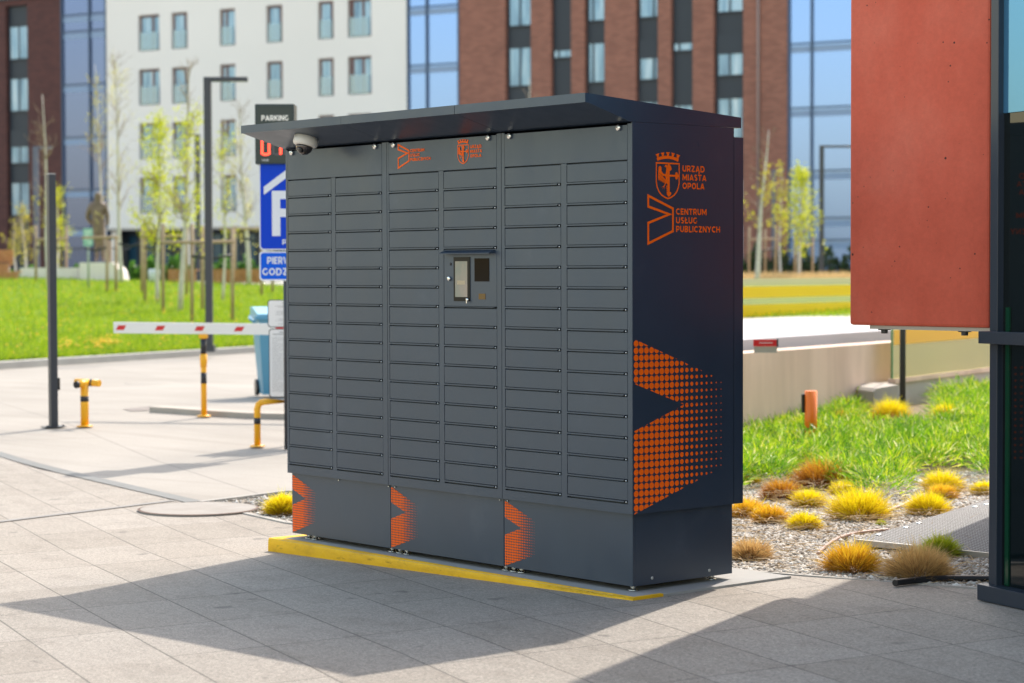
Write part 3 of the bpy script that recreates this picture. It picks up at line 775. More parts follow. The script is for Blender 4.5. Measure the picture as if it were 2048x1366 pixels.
# ground rise at the back of the bed
M_SOIL = varied('bed_soil', (.16, .12, .07), (.26, .20, .12), 8, .95, .6, 40)
def zr(d): return max(0, min(.22, (d-16.5)*.045))
V = []; F = []
ds = np.linspace(14.5, 23.5, 10); us = np.linspace(1380, 2150, 8)
for d in ds:
    for u in us: p = pd(u, d, 0); V.append((p.x, p.y, zr(d)*min(1, max(0, (u-1500)/250))+zg(p.x)-.004))
for j in range(9):
    for i in range(7): a = j*8+i; F.append((a, a+1, a+9, a+8))
tag(lk('bed_soil', pyme('bed_soil', V, F, True), M_SOIL), kind='structure')
def bedz(u, d): return zr(d)*min(1, max(0, (u-1500)/250))
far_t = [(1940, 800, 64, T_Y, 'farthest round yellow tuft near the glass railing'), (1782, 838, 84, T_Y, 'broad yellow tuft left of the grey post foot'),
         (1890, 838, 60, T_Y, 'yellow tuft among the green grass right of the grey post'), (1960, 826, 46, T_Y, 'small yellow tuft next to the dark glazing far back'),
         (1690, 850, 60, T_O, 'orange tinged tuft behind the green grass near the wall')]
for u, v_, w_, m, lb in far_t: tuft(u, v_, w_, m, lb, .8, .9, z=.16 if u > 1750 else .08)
# green meadow grass, uncountable
ncl = 1900; uu = rng.uniform(1400, 2060, ncl); dd = rng.uniform(0, 1, ncl)
front = 15.6+.55*np.sin(uu/41.)+.4*np.sin(uu/17.+1)-.55*np.clip((uu-1660)/80, 0, 1)*np.clip((1830-uu)/60, 0, 1)+.9*np.clip((uu-1820)/90, 0, 1)
d_ = front+(22.2-front)*dd
bad = (uu > 1722) & (uu < 1880) & (d_ > 18.6); uu = uu[~bad]; d_ = d_[~bad]; ncl = len(uu); cs = rng.uniform(.5, 1.45, ncl); per = 44; n = ncl*per; ci = np.repeat(np.arange(ncl), per); uu = uu[ci]; d_ = d_[ci]; cs_ = cs[ci]
x = (uu-1024)/FPX*d_; a_ = rng.uniform(0, 2*PI, n); c_ = rng.uniform(0, 1, n); s_ = np.sqrt(1-c_*c_)
lobr = .14*cs_*rng.uniform(.5, 1, n)**.5; hgt = .115*cs_
B = np.stack([CAM[0]+HR.x*x+HF.x*d_+lobr*s_*np.cos(a_), CAM[1]+HR.y*x+HF.y*d_+lobr*s_*np.sin(a_), c_*hgt], 1)
B[:, 2] += np.clip((d_-16.5)*.045, 0, .22)*np.clip((uu-1500)/250, 0, 1)-.01
dr = np.stack([s_*np.cos(a_)*.8, s_*np.sin(a_)*.8, c_*.6+.55], 1)+rng.normal(size=(n, 3))*.34
ln = .062*np.sqrt(cs_)*rng.uniform(.5, 1.5, n)
V, F = blades(n, B, dr, ln, rng.uniform(.007, .014, n), .6)
M_GRASS0 = leafy('meadow_grass', [(0, (.08, .22, .010)), (.3, (.18, .40, .012)), (.62, (.32, .52, .015)), (.88, (.52, .62, .03)), (1, (.78, .80, .45))], .35, .5)
M_GRASS = M_GRASS0; n__ = N(M_GRASS); lk_ = [l for l in n__.t.links if l.to_socket == n__.b.inputs['Base Color']][0]; src = lk_.from_socket
hue = n__.ramp(n__.noise(2.6, n__.pos(), 4, .6), [(.32, (.34, .50, .5)), (.47, (.92, .95, 1)), (.66, (1.4, 1.12, .8))])
mc_ = n__.mix(.9, src, hue, 'MULTIPLY'); 
for l in list(n__.t.links):
    if l.from_socket == src and l.to_node.bl_idname != 'ShaderNodeMix': ts = l.to_socket; n__.t.links.remove(l); n__.link(mc_, ts)
tag(lk('meadow_grass', npme('meadow_grass', V, F), M_GRASS), 'lush green grass at the back of the gravel bed', None, None, 'stuff')

# pebbles
def pebbles(P, smin, smax, name, m):
    n = len(P); oc = np.array([[1, 0, 0], [.3, .95, 0], [-.8, .6, 0], [-.8, -.6, 0], [.3, -.95, 0], [0, 0, .8], [0, 0, -.6]], float)
    of = np.array([[0, 1, 5], [1, 2, 5], [2, 3, 5], [3, 4, 5], [4, 0, 5], [1, 0, 6], [2, 1, 6], [3, 2, 6], [4, 3, 6], [0, 4, 6]])
    s = rng.uniform(smin, smax, n)*rng.choice([.6, 1, 1, 1.5], n); V = np.repeat(oc[None], n, 0)*(1+rng.normal(size=(n, 7, 3))*.2)
    V *= np.stack([s, s*rng.uniform(.6, 1, n), s*rng.uniform(.4, .75, n)], 1)[:, None]
    a = rng.uniform(0, 2*PI, n); c_, s_ = np.cos(a), np.sin(a)
    X = V[..., 0]*c_[:, None]-V[..., 1]*s_[:, None]; Y = V[..., 0]*s_[:, None]+V[..., 1]*c_[:, None]
    V = np.stack([X, Y, V[..., 2]], 2)+P[:, None]
    F = (of[None]+np.arange(n)[:, None, None]*7).reshape(-1, 3)
    return tag(lk(name, npme(name, V.reshape(-1, 3), F), m), 'pale grey and beige pebbles covering the bed', None, None, 'stuff')
M_PEB = mat('pebble', (.4, .38, .35), .75); nn_ = N(M_PEB); gg_ = nn_.new('ShaderNodeNewGeometry')
nn_.col(nn_.ramp(gg_.outputs['Random Per Island'], [(0, (.14, .115, .095)), (.25, (.30, .25, .20)), (.55, (.44, .40, .35)), (.85, (.56, .54, .50)), (1, (.66, .65, .62))]))
def inpoly(P, poly):
    r = np.zeros(len(P), bool); j = len(poly)-1
    for i in range(len(poly)):
        xi, yi = poly[i]; xj, yj = poly[j]
        c_ = ((yi > P[:, 1]) != (yj > P[:, 1])) & (P[:, 0] < (xj-xi)*(P[:, 1]-yi)/(yj-yi+1e-12)+xi); r ^= c_; j = i
    return r
def pts_uv(n, u0, u1, d0, d1):
    uu = rng.uniform(u0, u1, n); d_ = rng.uniform(d0, d1, n); x = (uu-1024)/FPX*d_
    return np.stack([CAM[0]+HR.x*x+HF.x*d_, CAM[1]+HR.y*x+HF.y*d_, np.zeros(n)], 1)
P = pts_uv(52000, 1440, 2040, 9.7, 16.8); P = P[inpoly(P, bedpoly)]
bodyW = [(K.x, K.y), (8, 0), (8.5, 9), (-.93, 4.25)]
P = P[~inpoly(P, bodyW)]
P2 = pts_uv(2600, 380, 640, 12.5, 15.6); P2 = P2[inpoly(P2, bedpoly)]
P = np.concatenate([P, P2]); P[:, 2] = np.array([zg(x) for x in P[:, 0]])-.002
pebbles(P, .008, .019, 'gravel_pebbles', M_PEB)
# dry straw scraps on the gravel
P = pts_uv(2600, 1450, 2000, 10, 15.5); P = P[inpoly(P, bedpoly)]; P = P[~inpoly(P, bodyW)]; n = len(P); P[:, 2] = .012
dr = np.stack([rng.normal(size=n), rng.normal(size=n), np.abs(rng.normal(size=n))*.12], 1)
V, F = blades(n, P, dr, rng.uniform(.04, .13, n), rng.uniform(.002, .005, n), .4)
tag(lk('dry_straw', npme('dry_straw', V, F), leafy('straw', [(0, (.40, .26, .12)), (1, (.66, .50, .28))], .7, .2)), 'dry straw scraps scattered over the pebbles', None, None, 'stuff')

# metal grating
def gratemat():
    m = mat('perforated_steel', rough=.75, metal=0, spec=.3); n = N(m); p = n.map(n.pos(), (1, 1, 1), (0, 0, R_(-20)))
    sx = n.new('ShaderNodeSeparateXYZ'); n.link(p, sx.inputs[0]); s_ = .046
    def cell(ox, oy):
        a = n.math('SUBTRACT', n.math('FRACT', n.math('ADD', n.math('DIVIDE', sx.outputs[0], s_), ox)), .5)
        b_ = n.math('SUBTRACT', n.math('FRACT', n.math('ADD', n.math('DIVIDE', sx.outputs[1], s_), oy)), .5)
        return n.math('SQRT', n.math('ADD', n.math('MULTIPLY', a, a), n.math('MULTIPLY', b_, b_)))
    dmin = n.math('MINIMUM', cell(0, 0), cell(.5, .5)); h = n.math('LESS_THAN', dmin, .30)
    n.col(n.mix(h, (.30, .30, .31), (.05, .05, .048)))
    return m
gA, gB, gC = gg(1712, 1086, .03), gg(2035, 1112, .03), gg(1975, 1010, .03)
gD = gB+(gC-gA)*1.0
grt = empty('metal_grating', (gA.x, gA.y, 0), 0, 'perforated steel grating plate lying over the gravel bed', 'grating')
b = MB(); b.prism([(q.x-gA.x, q.y-gA.y) for q in (gA, gB, gD, gC)], 'z', .012, .028); b.build('plate', gratemat(), grt)
b = MB(); b.prism([(0, -.004), (gB.x-gA.x, gB.y-gA.y-.004), (gB.x-gA.x, gB.y-gA.y+.010), (0, .012)], 'z', .0, .031)
b.build('edge_rail', mat('edge_steel', (.50, .48, .44), .4, .6), grt)
for u, v_ in ((1757, 1077), (1812, 1063), (1838, 1055), (1950, 1024), (1972, 1019)):
    q = gg(u, v_, .03); b = MB(); b.lathe([(.020, 0), (.016, .006), (.0001, .008)], 12, org=(q.x-gA.x, q.y-gA.y, .028)); b.build('bolt', M_CHROME, grt)
def hose(name, pts, r, m, label):
    q = [gg(u, v_, r) for u, v_ in pts]; Q = []
    for i in range(len(q)-1):
        a, b1, c1, d1 = q[max(i-1, 0)], q[i], q[i+1], q[min(i+2, len(q)-1)]
        for k in range(5):
            t = k/5; Q.append(.5*((2*b1)+(-a+c1)*t+(2*a-5*b1+4*c1-d1)*t*t+(-a+3*b1-3*c1+d1)*t**3))
    Q.append(q[-1]); b = MB(); b.tube(Q, r, 10); return tag(b.build(name, m), label, 'hose')
hose('garden_hose', [(1790, 1166), (1802, 1164), (1850, 1159), (1910, 1157), (1995, 1158), (2040, 1160)], .016, mat('black_rubber', (.012, .012, .015), .4), 'thick black hose on the pebbles in front of the large tan tuft')
hose('garden_hose', [(1636, 1108), (1652, 1092), (1680, 1075), (1715, 1066), (1750, 1062), (1778, 1060)], .010, mat('pink_rubber', (.42, .26, .22), .5), 'thin pinkish hose curving to the tip of the metal grating')
hose('garden_hose', [(1770, 1022), (1800, 1012), (1830, 998), (1852, 988)], .010, mat('pink_rubber2', (.48, .33, .26), .5), 'thin pinkish hose piece right of the widest golden tuft')
# small wooden edge / duct behind locker corner
# ============================================================ retaining wall, ramp, glass railings
def wallseg(name, A, B, th, z0, z1, m, parent=None, zt1=None):
    d = Vector((B.x-A.x, B.y-A.y, 0)); L = d.length; b = MB()
    b.prism([(0, z0), (L, z0), (L, zt1 if zt1 is not None else z1), (0, z1)], 'y', 0, th)
    return b.build(name, m, parent, (A.x, A.y, 0), math.atan2(d.y, d.x))
WA, WB = pd(1380, 18.1, 0), pd(2140, 26.2, 0)
t_ = (1475-1380)/(2140-1380)
rw = wallseg('retaining_wall', WA, WB, .28, -.1, .765, M_WALLC)
tag(rw, 'stained pale concrete retaining wall behind the orange post', 'wall')
kw = wallseg('ramp_kerb', pd(1380, 18.8, 0), pd(1800, 22.9, 0), .5, .5, .86, mat('lilac_concrete', (.40, .385, .40), .8)); tag(kw, kind='structure')
rd = [pd(1000, 16, 0), pd(2200, 28, 0), pd(2200, 48, 0), pd(1000, 31, 0)]
rd = [pd(1300, 18.3, 0), pd(2200, 27.4, 0), pd(2200, 50, 0), pd(1300, 33, 0)]
sheet('upper_road', [(p.x, p.y) for p in rd], .70, varied('pale_asphalt', (.38, .36, .33), (.45, .43, .40), 1, .8))
def alpha_glass(name, tint, gl=.12, tr=.8, milk=(.5, .55, .4), mf=0.):
    m = bpy.data.materials.new(name); m.use_nodes = True; t = m.node_tree; t.nodes.clear()
    o = t.nodes.new('ShaderNodeOutputMaterial'); a = t.nodes.new('ShaderNodeBsdfTransparent'); a.inputs[0].default_value = (*tint, 1)
    g = t.nodes.new('ShaderNodeBsdfGlossy'); g.inputs['Roughness'].default_value = .05
    d = t.nodes.new('ShaderNodeBsdfDiffuse'); d.inputs[0].default_value = (*milk, 1)
    m1 = t.nodes.new('ShaderNodeMixShader'); m1.inputs[0].default_value = gl; m2 = t.nodes.new('ShaderNodeMixShader'); m2.inputs[0].default_value = mf
    t.links.new(a.outputs[0], m1.inputs[1]); t.links.new(g.outputs[0], m1.inputs[2])
    t.links.new(m1.outputs[0], m2.inputs[1]); t.links.new(d.outputs[0], m2.inputs[2]); t.links.new(m2.outputs[0], o.inputs[0]); return m
M_GG = alpha_glass('green_clear_glass', (.88, .90, .74), .08, mf=.30, milk=(.80, .76, .48))
M_YB2 = leafy('unlit_yellow_band', [(0, (.84, .46, .006)), (1, (.84, .46, .006))], .3, .35)  # copy of the yellow band; its oranger tone stands in for missing backlight
M_YB = leafy('yellow_glass_band', [(0, (.90, .66, .008)), (1, (.90, .66, .008))], .3, .62)
def railing(name, A, B, z0, z1, y0, y1, label, posts=0, gl=M_GG):
    d = Vector((B.x-A.x, B.y-A.y, 0)); L = d.length; e = empty(name, (A.x, A.y, 0), math.atan2(d.y, d.x), label, 'railing')
    b = MB(); b.box(0, L, 0, .02, z0, z1); b.build('glass_pane', gl, e)
    for (a_, b_) in (y0, y1) if y1 else (y0,):
        b = MB(); ybm = M_YB if y1 else M_YB2; b.poly([(.02, -.003, a_), (L-.02, -.003, a_), (L-.02, -.003, b_), (.02, -.003, b_)]); b.build('yellow_band', ybm, e)
    b = MB(); b.box(0, .012, -.001, .0205, z0, z1); b.build('glass_edge', mat('edge_green', (.10, .30, .12), .2), e)
    b = MB(); b.box(0, L, -.03, .05, z0-.045, z0-.001); b.build('base_channel', M_WALLC, e)
    return e
railing('glass_railing', pd(1785, 21.2, 0), pd(2100, 25.6, 0), .42, 1.06, (.755, .905), None, 'pale green glass railing with one wide yellow band behind the grey post')
wallseg_o = wallseg('parapet', pd(1779, 21.15, 0), pd(2100, 25.55, 0), .2, .0, .375, M_CONC); tag(wallseg_o, 'low concrete parapet under the near green glass railing', 'wall')
railing('glass_railing', pd(1340, 34.6, 0), pd(1820, 42.5, 0), .68, 1.36, (.70, .905), (1.02, 1.22), 'far glass railing with two bright yellow bands behind the pale road')
# concrete block, posts
q = pd(1772, 20.6, 0); bl = MB(); bl.prism([(-.13, 0), (.13, 0), (.13, .37), (-.10, .34), (-.13, .31)], 'y', 0, .5)
tag(bl.build('concrete_block', M_CONC, None, (q.x, q.y, .02), RZ+.3), 'small wedge topped concrete block at the foot of the grey post', 'concrete block')
q = pd(1805, 20.3, 0); b = MB(); b.lathe([(.029, .1), (.029, 1.75), (.02, 1.76)], 16); b.lathe([(.06, .12), (.06, .15)], 16)
tag(b.build('grey_post', M_GREYP, None, (q.x, q.y, 0)), 'slim dark grey round post in front of the green glass railing', 'post')
q = pd(1621.5, 18.0, 0); e = empty('service_post', (q.x, q.y, 0), RZ, 'orange service post with a black box on its side before the wall', 'service post')
b = MB(); b.lathe([(.053, 0), (.053, .485)], 20); b.build('post', mat('orange_paint', (.95, .19, .006), .45), e)
b = MB(); b.box(-.078, -.050, -.02, .03, .30, .46, .006); b.build('side_box', M_BLACK, e)
q = pd(1531, 18.7, 0); e = empty('red_plate', (q.x, q.y, 0), RZ, 'small red plate with pale lettering on the ramp kerb', 'plate')
b = MB(); b.box(-.108, .095, -.01, .0, .835, .895, .002); b.build('plate', M_RED, e)
b = MB(); b.box(.096, .110, -.012, .0, .83, .90); b.build('end_cap', M_GREYP, e)
b = MB()
for k in range(9): b.box(-.055+k*.013, -.046+k*.013, -.0115, -.0102, .860, .872)
b.build('lettering', mat('pale_print', (.7, .5, .5), .5), e)
b = MB(); b.box(-.1, .1, 0.001, .02, .78, .834); b.build('bracket', M_CONC, e)

# ============================================================ lawn, kerb and upper square
def lawn_dk(u): return 1.5*FPX/(734-.062*u-542)
def lawn_z(u, d): return .10+.037*max(0, d-lawn_dk(u))
def lawn_pt(u, v):
    d = 45.
    for _ in range(40):
        z = lawn_z(u, d) if d < 66 else 1.14
        d = .6*d+.4*(1.5-z)*FPX/max(4, v-542)
        d = min(d, 74)
    return d, (lawn_z(u, d) if d < 66 else 1.14)
V = []; F = []; us = np.linspace(-500, 1120, 18); k_ = 14
for u in us:
    dk = lawn_dk(u)
    for j in range(k_):
        d = dk+(67-dk)*j/(k_-1); p = pd(u, d, 0); V.append((p.x, p.y, lawn_z(u, d)))
for i in range(len(us)-1):
    for j in range(k_-1): a = i*k_+j; F.append((a, a+k_, a+k_+1, a+1))
M_LAWN = varied('lawn_ground', (.10, .19, .008), (.24, .34, .012), 2.2, .9, .5, 20)
tag(lk('lawn_ground', pyme('lawn_ground', V, F, True), M_LAWN), kind='structure')
n = 90000; uu = rng.uniform(-120, 620, n); t = rng.uniform(0, 1, n)**1.5
dk = 1.5*FPX/(734-.062*uu-542); d_ = dk+.1+(66.8-dk)*t; x = (uu-1024)/FPX*d_
z_ = .10+.037*np.maximum(0, d_-dk)-.01
B = np.stack([CAM[0]+HR.x*x+HF.x*d_, CAM[1]+HR.y*x+HF.y*d_, z_], 1)
dr = np.stack([rng.normal(size=n)*.5, rng.normal(size=n)*.5, np.ones(n)], 1)
V, F = blades(n, B, dr, rng.uniform(.05, .17, n), rng.uniform(.010, .026, n), .5, 2)
M_LG = leafy('lawn_blades', [(0, (.11, .22, .008)), (.4, (.24, .38, .010)), (.75, (.36, .48, .012)), (1, (.50, .54, .02))], .6, .42)
tag(lk('lawn_grass', npme('lawn_grass', V, F), M_LG), 'bright green lawn sloping up behind the road', None, None, 'stuff')
# dandelions
n = 420; uu = np.concatenate([rng.uniform(0, 520, 240), rng.normal(205, 18, 90), rng.normal(130, 10, 30), rng.uniform(0, 500, 60)]); n = len(uu)
dk = 1.5*FPX/(734-.062*uu-542); d_ = dk+.3+np.concatenate([rng.uniform(0, 26, 240)**1.0, rng.uniform(.2, 1.9, 120), rng.uniform(0, 8, 60)])
x = (uu-1024)/FPX*d_; Cn = np.stack([CAM[0]+HR.x*x+HF.x*d_, CAM[1]+HR.y*x+HF.y*d_, .10+.037*(d_-dk)+rng.uniform(.10, .20, n)], 1)
oc = np.array([[1, 0, 0], [.5, .87, 0], [-.5, .87, 0], [-1, 0, 0], [-.5, -.87, 0], [.5, -.87, 0], [0, 0, .5], [0, 0, -.5]])
s = rng.uniform(.018, .034, n); V = (oc[None]*s[:, None, None]+Cn[:, None]).reshape(-1, 3)
of = np.array([[i, (i+1) % 6, 6] for i in range(6)]+[[(i+1) % 6, i, 7] for i in range(6)])
F = (of[None]+np.arange(n)[:, None, None]*8).reshape(-1, 3)
tag(lk('dandelions', npme('dandelions', V, F), mat('dandelion', (.85, .55, .01), .6)), 'yellow dandelion flowers scattered in the lawn', None, None, 'stuff')
# kerb along the lawn
b = MB(); pts = [pd(u, lawn_dk(u), 0) for u in (-500, -100, 0, 150, 300, 450, 600, 850, 1100)]
V = []; F = []
for p in pts:
    for o_, z in ((-.16, -.03), (-.16, .10), (.02, .115), (.02, .0)):
        V.append((p.x+HF.x*o_, p.y+HF.y*o_, z))
for i in range(len(pts)-1):
    for k in range(3): a = i*4+k; F.append((a, a+4, a+5, a+1))
b.bm.free(); tag(lk('lawn_kerb', pyme('lawn_kerb', V, F), varied('kerb_pale', (.33, .31, .29), (.40, .38, .355), 2, .85)), kind='structure')
M_SQ = varied('square_paving', (.34, .32, .30), (.42, .40, .37), .6, .85)
sq = [pd(-2500, 66.9, 0), pd(1100, 66.9, 0), pd(1250, 40, 0), pd(2100, 52, 0), pd(4500, 62, 0), pd(4500, 180, 0), pd(-2500, 180, 0)]
sheet('upper_square', [(p.x, p.y) for p in sq[:2]+[pd(1250, 66.9, 0), pd(4500, 66.9, 0)]+sq[5:]], 1.13, M_SQ)
# lawn on the right beyond the far railing
V = []; F = []; us = np.linspace(1120, 2300, 8); ds = [36.5, 42, 50, 58, 67.2]
for u in us:
    for d in ds: p = pd(u, d+(u-1340)*.004, 0); V.append((p.x, p.y, .66+(d-36.5)*.0155))
for i in range(7):
    for j in range(4): a = i*5+j; F.append((a, a+5, a+6, a+1))
tag(lk('lawn_ground', pyme('lawn_ground', V, F, True), M_LAWN), kind='structure')
n = 16000; uu = rng.uniform(1440, 1740, n); d_ = 36.6+rng.uniform(0, 1, n)*30; x = (uu-1024)/FPX*d_
B = np.stack([CAM[0]+HR.x*x+HF.x*d_, CAM[1]+HR.y*x+HF.y*d_, .66+(d_-36.5)*.0155], 1)
V, F = blades(n, B, np.stack([rng.normal(size=n)*.5, rng.normal(size=n)*.5, np.ones(n)], 1), rng.uniform(.05, .15, n), rng.uniform(.012, .03, n), .5, 2)
tag(lk('lawn_grass', npme('lawn_grass', V, F), M_LG), 'green lawn strip beyond the far yellow banded railing', None, None, 'stuff')
kq = wallseg('square_kerb', pd(1300, 62, 0), pd(2300, 62, 0), .3, .9, 1.24, M_CONC); tag(kq, kind='structure')
n = 5200; uu = rng.uniform(1440, 1760, n); d_ = rng.uniform(69, 74, n); x = (uu-1024)/FPX*d_
B = np.stack([CAM[0]+HR.x*x+HF.x*d_, CAM[1]+HR.y*x+HF.y*d_, np.full(n, 1.12)], 1)
V, F = blades(n, B, np.stack([rng.normal(size=n)*.35, rng.normal(size=n)*.35, np.ones(n)], 1), rng.uniform(.2, .42, n), rng.uniform(.015, .04, n), .5, 2)
tag(lk('dry_grass', npme('dry_grass', V, F), leafy('dry_blades', [(0, (.50, .33, .13)), (1, (.74, .55, .28))], .7, .3)), 'strip of dry golden grass before the brick building', None, None, 'stuff')

# ============================================================ street furniture on the road
def F3(u, v, d): p = pv(u, v, d); return p
# dark square post
q = gg(107, 854); ds_ = (q-Vector(CAM)).dot(Vector(cF)); k = ds_/FPX
e = empty('square_post', (q.x, q.y, q.z), RZ+R_(33), 'tall dark square steel post with a small black box near its foot', 'post')
hh = (854-350)*k
b = MB(); b.box(-.036, .036, -.036, .036, 0, hh, .003); b.build('post', M_GREYP, e)
b = MB(); b.box(.037, .062, -.03, .03, .36, .48, .004); b.build('reader_box', M_BLACK, e)
b = MB(); b.box(-.034, .034, -.034, .034, hh+.001, hh+.012); b.build('cap', mat('cap', (.4, .38, .36), .5), e)
b = MB(); b.box(-.10, .10, -.08, .08, 0, .008)
for sx in (-.08, .08): b.lathe([(.012, .0), (.012, .022)], 6, org=(sx, -.05, .0))
b.build('base_plate', M_GREYP, e)
# yellow T bollard
q = gg(172, 853); k = (q-Vector(CAM)).dot(Vector(cF))/FPX
e = empty('bollard', (q.x, q.y, q.z), RZ, 'low yellow T shaped tube bollard with black bands beside the dark post', 'bollard')
b = MB(); b.tube([(-.012, 0, 0), (-.012, 0, .42)], .040, 20); b.build('post', M_YEL, e)
b = MB(); b.tube([(-.115, .10, .435), (.14, -.02, .425)], .034, 18); b.tube([(-.075, -.10, .415), (.02, .03, .43)], .034, 18); b.build('crossbar', M_YEL, e)
b = MB(); b.tube([(.040, .0285, .4288), (.072, .012, .4275)], .0348, 18); b.tube([(-.0765, -.102, .4147), (-.060, -.0798, .417)], .0350, 18); b.tube([(-.012, 0, .245), (-.012, 0, .30)], .0408, 20); b.build('band', M_BLK, e)
b = MB(); b.lathe([(.08, 0), (.08, .010), (.045, .016)], 20, org=(-.012, 0, 0)); b.build('base_plate', M_YEL, e)
# barrier support
q = gg(408, 833); ds_ = (q-Vector(CAM)).dot(Vector(cF)); k = ds_/FPX
e = empty('barrier_support', (q.x, q.y, q.z), RZ, 'yellow and black striped upright post that carries the barrier arm', 'post')
H = (833-668)*k
b = MB(); b.tube([(0, 0, 0), (0, 0, H)], .030, 18); b.build('post', M_YEL, e)
b = MB(); b.tube([(0, 0, H*.40), (0, 0, H*.535)], .0308, 18); b.build('band', M_BLK, e)
b = MB(); b.tube([(0, 0, H*.76), (0, 0, H*.945)], .0308, 18); b.build('band', M_BLK, e)
b = MB(); b.tube([(0, 0, H*.60), (0, 0, H*.68), (0, 0, H*.755)], [.034, .038, .038], 18); b.build('sleeve', M_YEL, e)
b = MB(); b.box(-.045, .045, -.03, .03, H*.95, H*.998, .004); b.build('cradle', M_YEL, e)
b = MB(); b.lathe([(.075, 0), (.075, .010), (.04, .02)], 20); b.build('base_plate', M_YEL, e)
# barrier arm
uL, uRr = 228, 760; dA = ds_-.0
e = empty('boom_barrier', F3(228, 655, dA), RZ, 'white barrier with slanted red blocks on its arm above the road', 'barrier')
LA = (uRr-uL)*k; sl_ = -.014
b = MB(); b.prism([(0, -.058), (LA, -.058+sl_*LA), (LA, .058+sl_*LA), (0, .058)], 'y', -.028, .028); am_ = b.build('arm', M_WHT, e)
for uc in (243, 321, 400, 479, 558, 637):
    x = (uc-228)*k; zc = sl_*x; b = MB(); b.prism([(x-.055, zc-.024), (x+.028, zc-.024), (x+.055, zc+.024), (x-.028, zc+.024)], 'y', -.0295, -.0282); b.build('red_block', M_RED, am_)
xc = (700-228)*k
b = MB(); b.box(xc-.16, xc+.16, .05, .36, -.93, .07, .01); b.build('cabinet', M_YEL, e)
b = MB(); b.box(xc-.17, xc+.17, .04, .37, .071, .12, .01); b.build('cabinet_lid', M_GREYP, e)
# yellow hoop guard
q = gg(515, 893); ds_ = (q-Vector(CAM)).dot(Vector(cF)); k = ds_/FPX
e = empty('hoop_guard', (q.x, q.y, q.z), RZ, 'yellow bent tube guard rail with a black band beside the locker', 'guard rail')
H = (893-803)*k
b = MB(); pts = [(0, 0, 0), (0, 0, H-.07), (.010, 0, H-.03), (.035, 0, H-.008), (.07, 0, H), (.62, 0, H), (.655, 0, H-.008), (.68, 0, H-.03), (.69, 0, H-.07), (.69, 0, 0)]
b.tube(pts, .030, 18); b.build('rail', M_YEL, e)
b = MB(); b.tube([(0, 0, H*.50), (0, 0, H*.64)], .0310, 18); b.tube([(.30, 0, H), (.36, 0, H)], .0310, 18); b.build('band', M_BLK, e)
b = MB(); b.lathe([(.068, 0), (.068, .010), (.04, .016)], 20); b.lathe([(.068, 0), (.068, .010), (.04, .016)], 20, org=(.69, 0, 0)); b.build('base_plate', M_YEL, e)
# information boards
dI = ds_+.25; k = dI/FPX; q = pd(590, dI, 0); e = empty('information_board', (q.x, q.y, zg(q.x)), RZ, 'two white printed parking rule boards on one post behind the locker edge', 'notice board')
def zz(v): return 1.5-(v-542)*k-zg(q.x)
xx = lambda u: (u-590)*k
def rrect(b, x0, x1, z0, z1, r, y0, y1):
    pts = []
    for cx_, cz_, a0 in ((x1-r, z1-r, 0), (x0+r, z1-r, 90), (x0+r, z0+r, 180), (x1-r, z0+r, 270)):
        for t in range(0, 91, 18): pts.append((cx_+r*math.cos(R_(a0+t)), cz_+r*math.sin(R_(a0+t))))
    b.prism(pts, 'y', y0, y1)
M_PRINT = mat('grey_print', (.38, .38, .40), .6); M_BOARD = mat('white_board', (.78, .78, .80), .4)
for (v0, v1, u0_) in ((598, 653, 537), (656, 793, 539)):
    b = MB(); rrect(b, xx(u0_), xx(646), zz(v1), zz(v0), .028, 0, .012); bo = b.build('board', M_GREYP, e)
    b = MB(); rrect(b, xx(u0_+1.6), xx(644), zz(v1-1.6), zz(v0+1.6), .024, -.002, -.0002); b.build('face', M_BOARD, bo)
    b = MB(); rr_ = random.Random(v0)
    if v0 < 650:
        for vv in (611, 613, 622, 625, 628, 637, 640, 647): 
            wv = rr_.uniform(14, 30); x = xx(566)-wv*k/2
            b.box(x, x+wv*k, -.0034, -.0022, zz(vv), zz(vv)+.0035)
        b.box(xx(566), xx(600), -.0034, -.0022, zz(606), zz(604))
    else:
        b.box(xx(560), xx(600), -.0034, -.0022, zz(664), zz(662)); b.box(xx(547), xx(600), -.0034, -.0022, zz(668), zz(666))
        for i in range(38):
            vv = 674+i*2.9; x = xx(545)
            while x < xx(636):
                wv = rr_.uniform(5, 16)*k; b.box(x, min(x+wv, xx(638)), -.0034, -.0022, zz(vv), zz(vv)+.0032); x += wv+1.6*k
                if rr_.random() < .06: break
    b.build('printed_text', M_PRINT, bo)
b = MB(); b.tube([(xx(592), .045, 0), (xx(592), .045, zz(560))], .030, 14); b.build('post', M_GREYP, e)
# parking sign
dP = 19.0; k = dP/FPX; q = pd(588, dP, 0); e = empty('parking_sign', (q.x, q.y, zg(q.x)), RZ, 'blue parking sign with a red digit display on top, half hidden by the locker', 'parking sign')
zz = lambda v: 1.5-(v-542)*k-zg(q.x)
xx = lambda u: (u-588)*k
M_BLUE = mat('sign_blue', (.0, .05, .56), .5, spec=.2); M_SW = mat('sign_white', (.74, .76, .82), .5); M_BLUE2 = mat('sign_blue_light', (.0, .11, .72), .5, spec=.2)
b = MB(); rrect(b, xx(521.5), xx(634), zz(499), zz(320), .035, .0, .02); p1 = b.build('main_board', M_SW, e)
b = MB(); rrect(b, xx(524), xx(631.5), zz(496.5), zz(322), .028, -.002, -.0003); b.build('blue_field', M_BLUE, p1)
b = MB(); b.prism([(xx(531), zz(389)), (xx(531), zz(373)), (xx(578), zz(338)), (xx(625), zz(373)), (xx(625), zz(389)), (xx(578), zz(354))], 'y', -.004, -.0022); b.build('roof_mark', M_SW, p1)
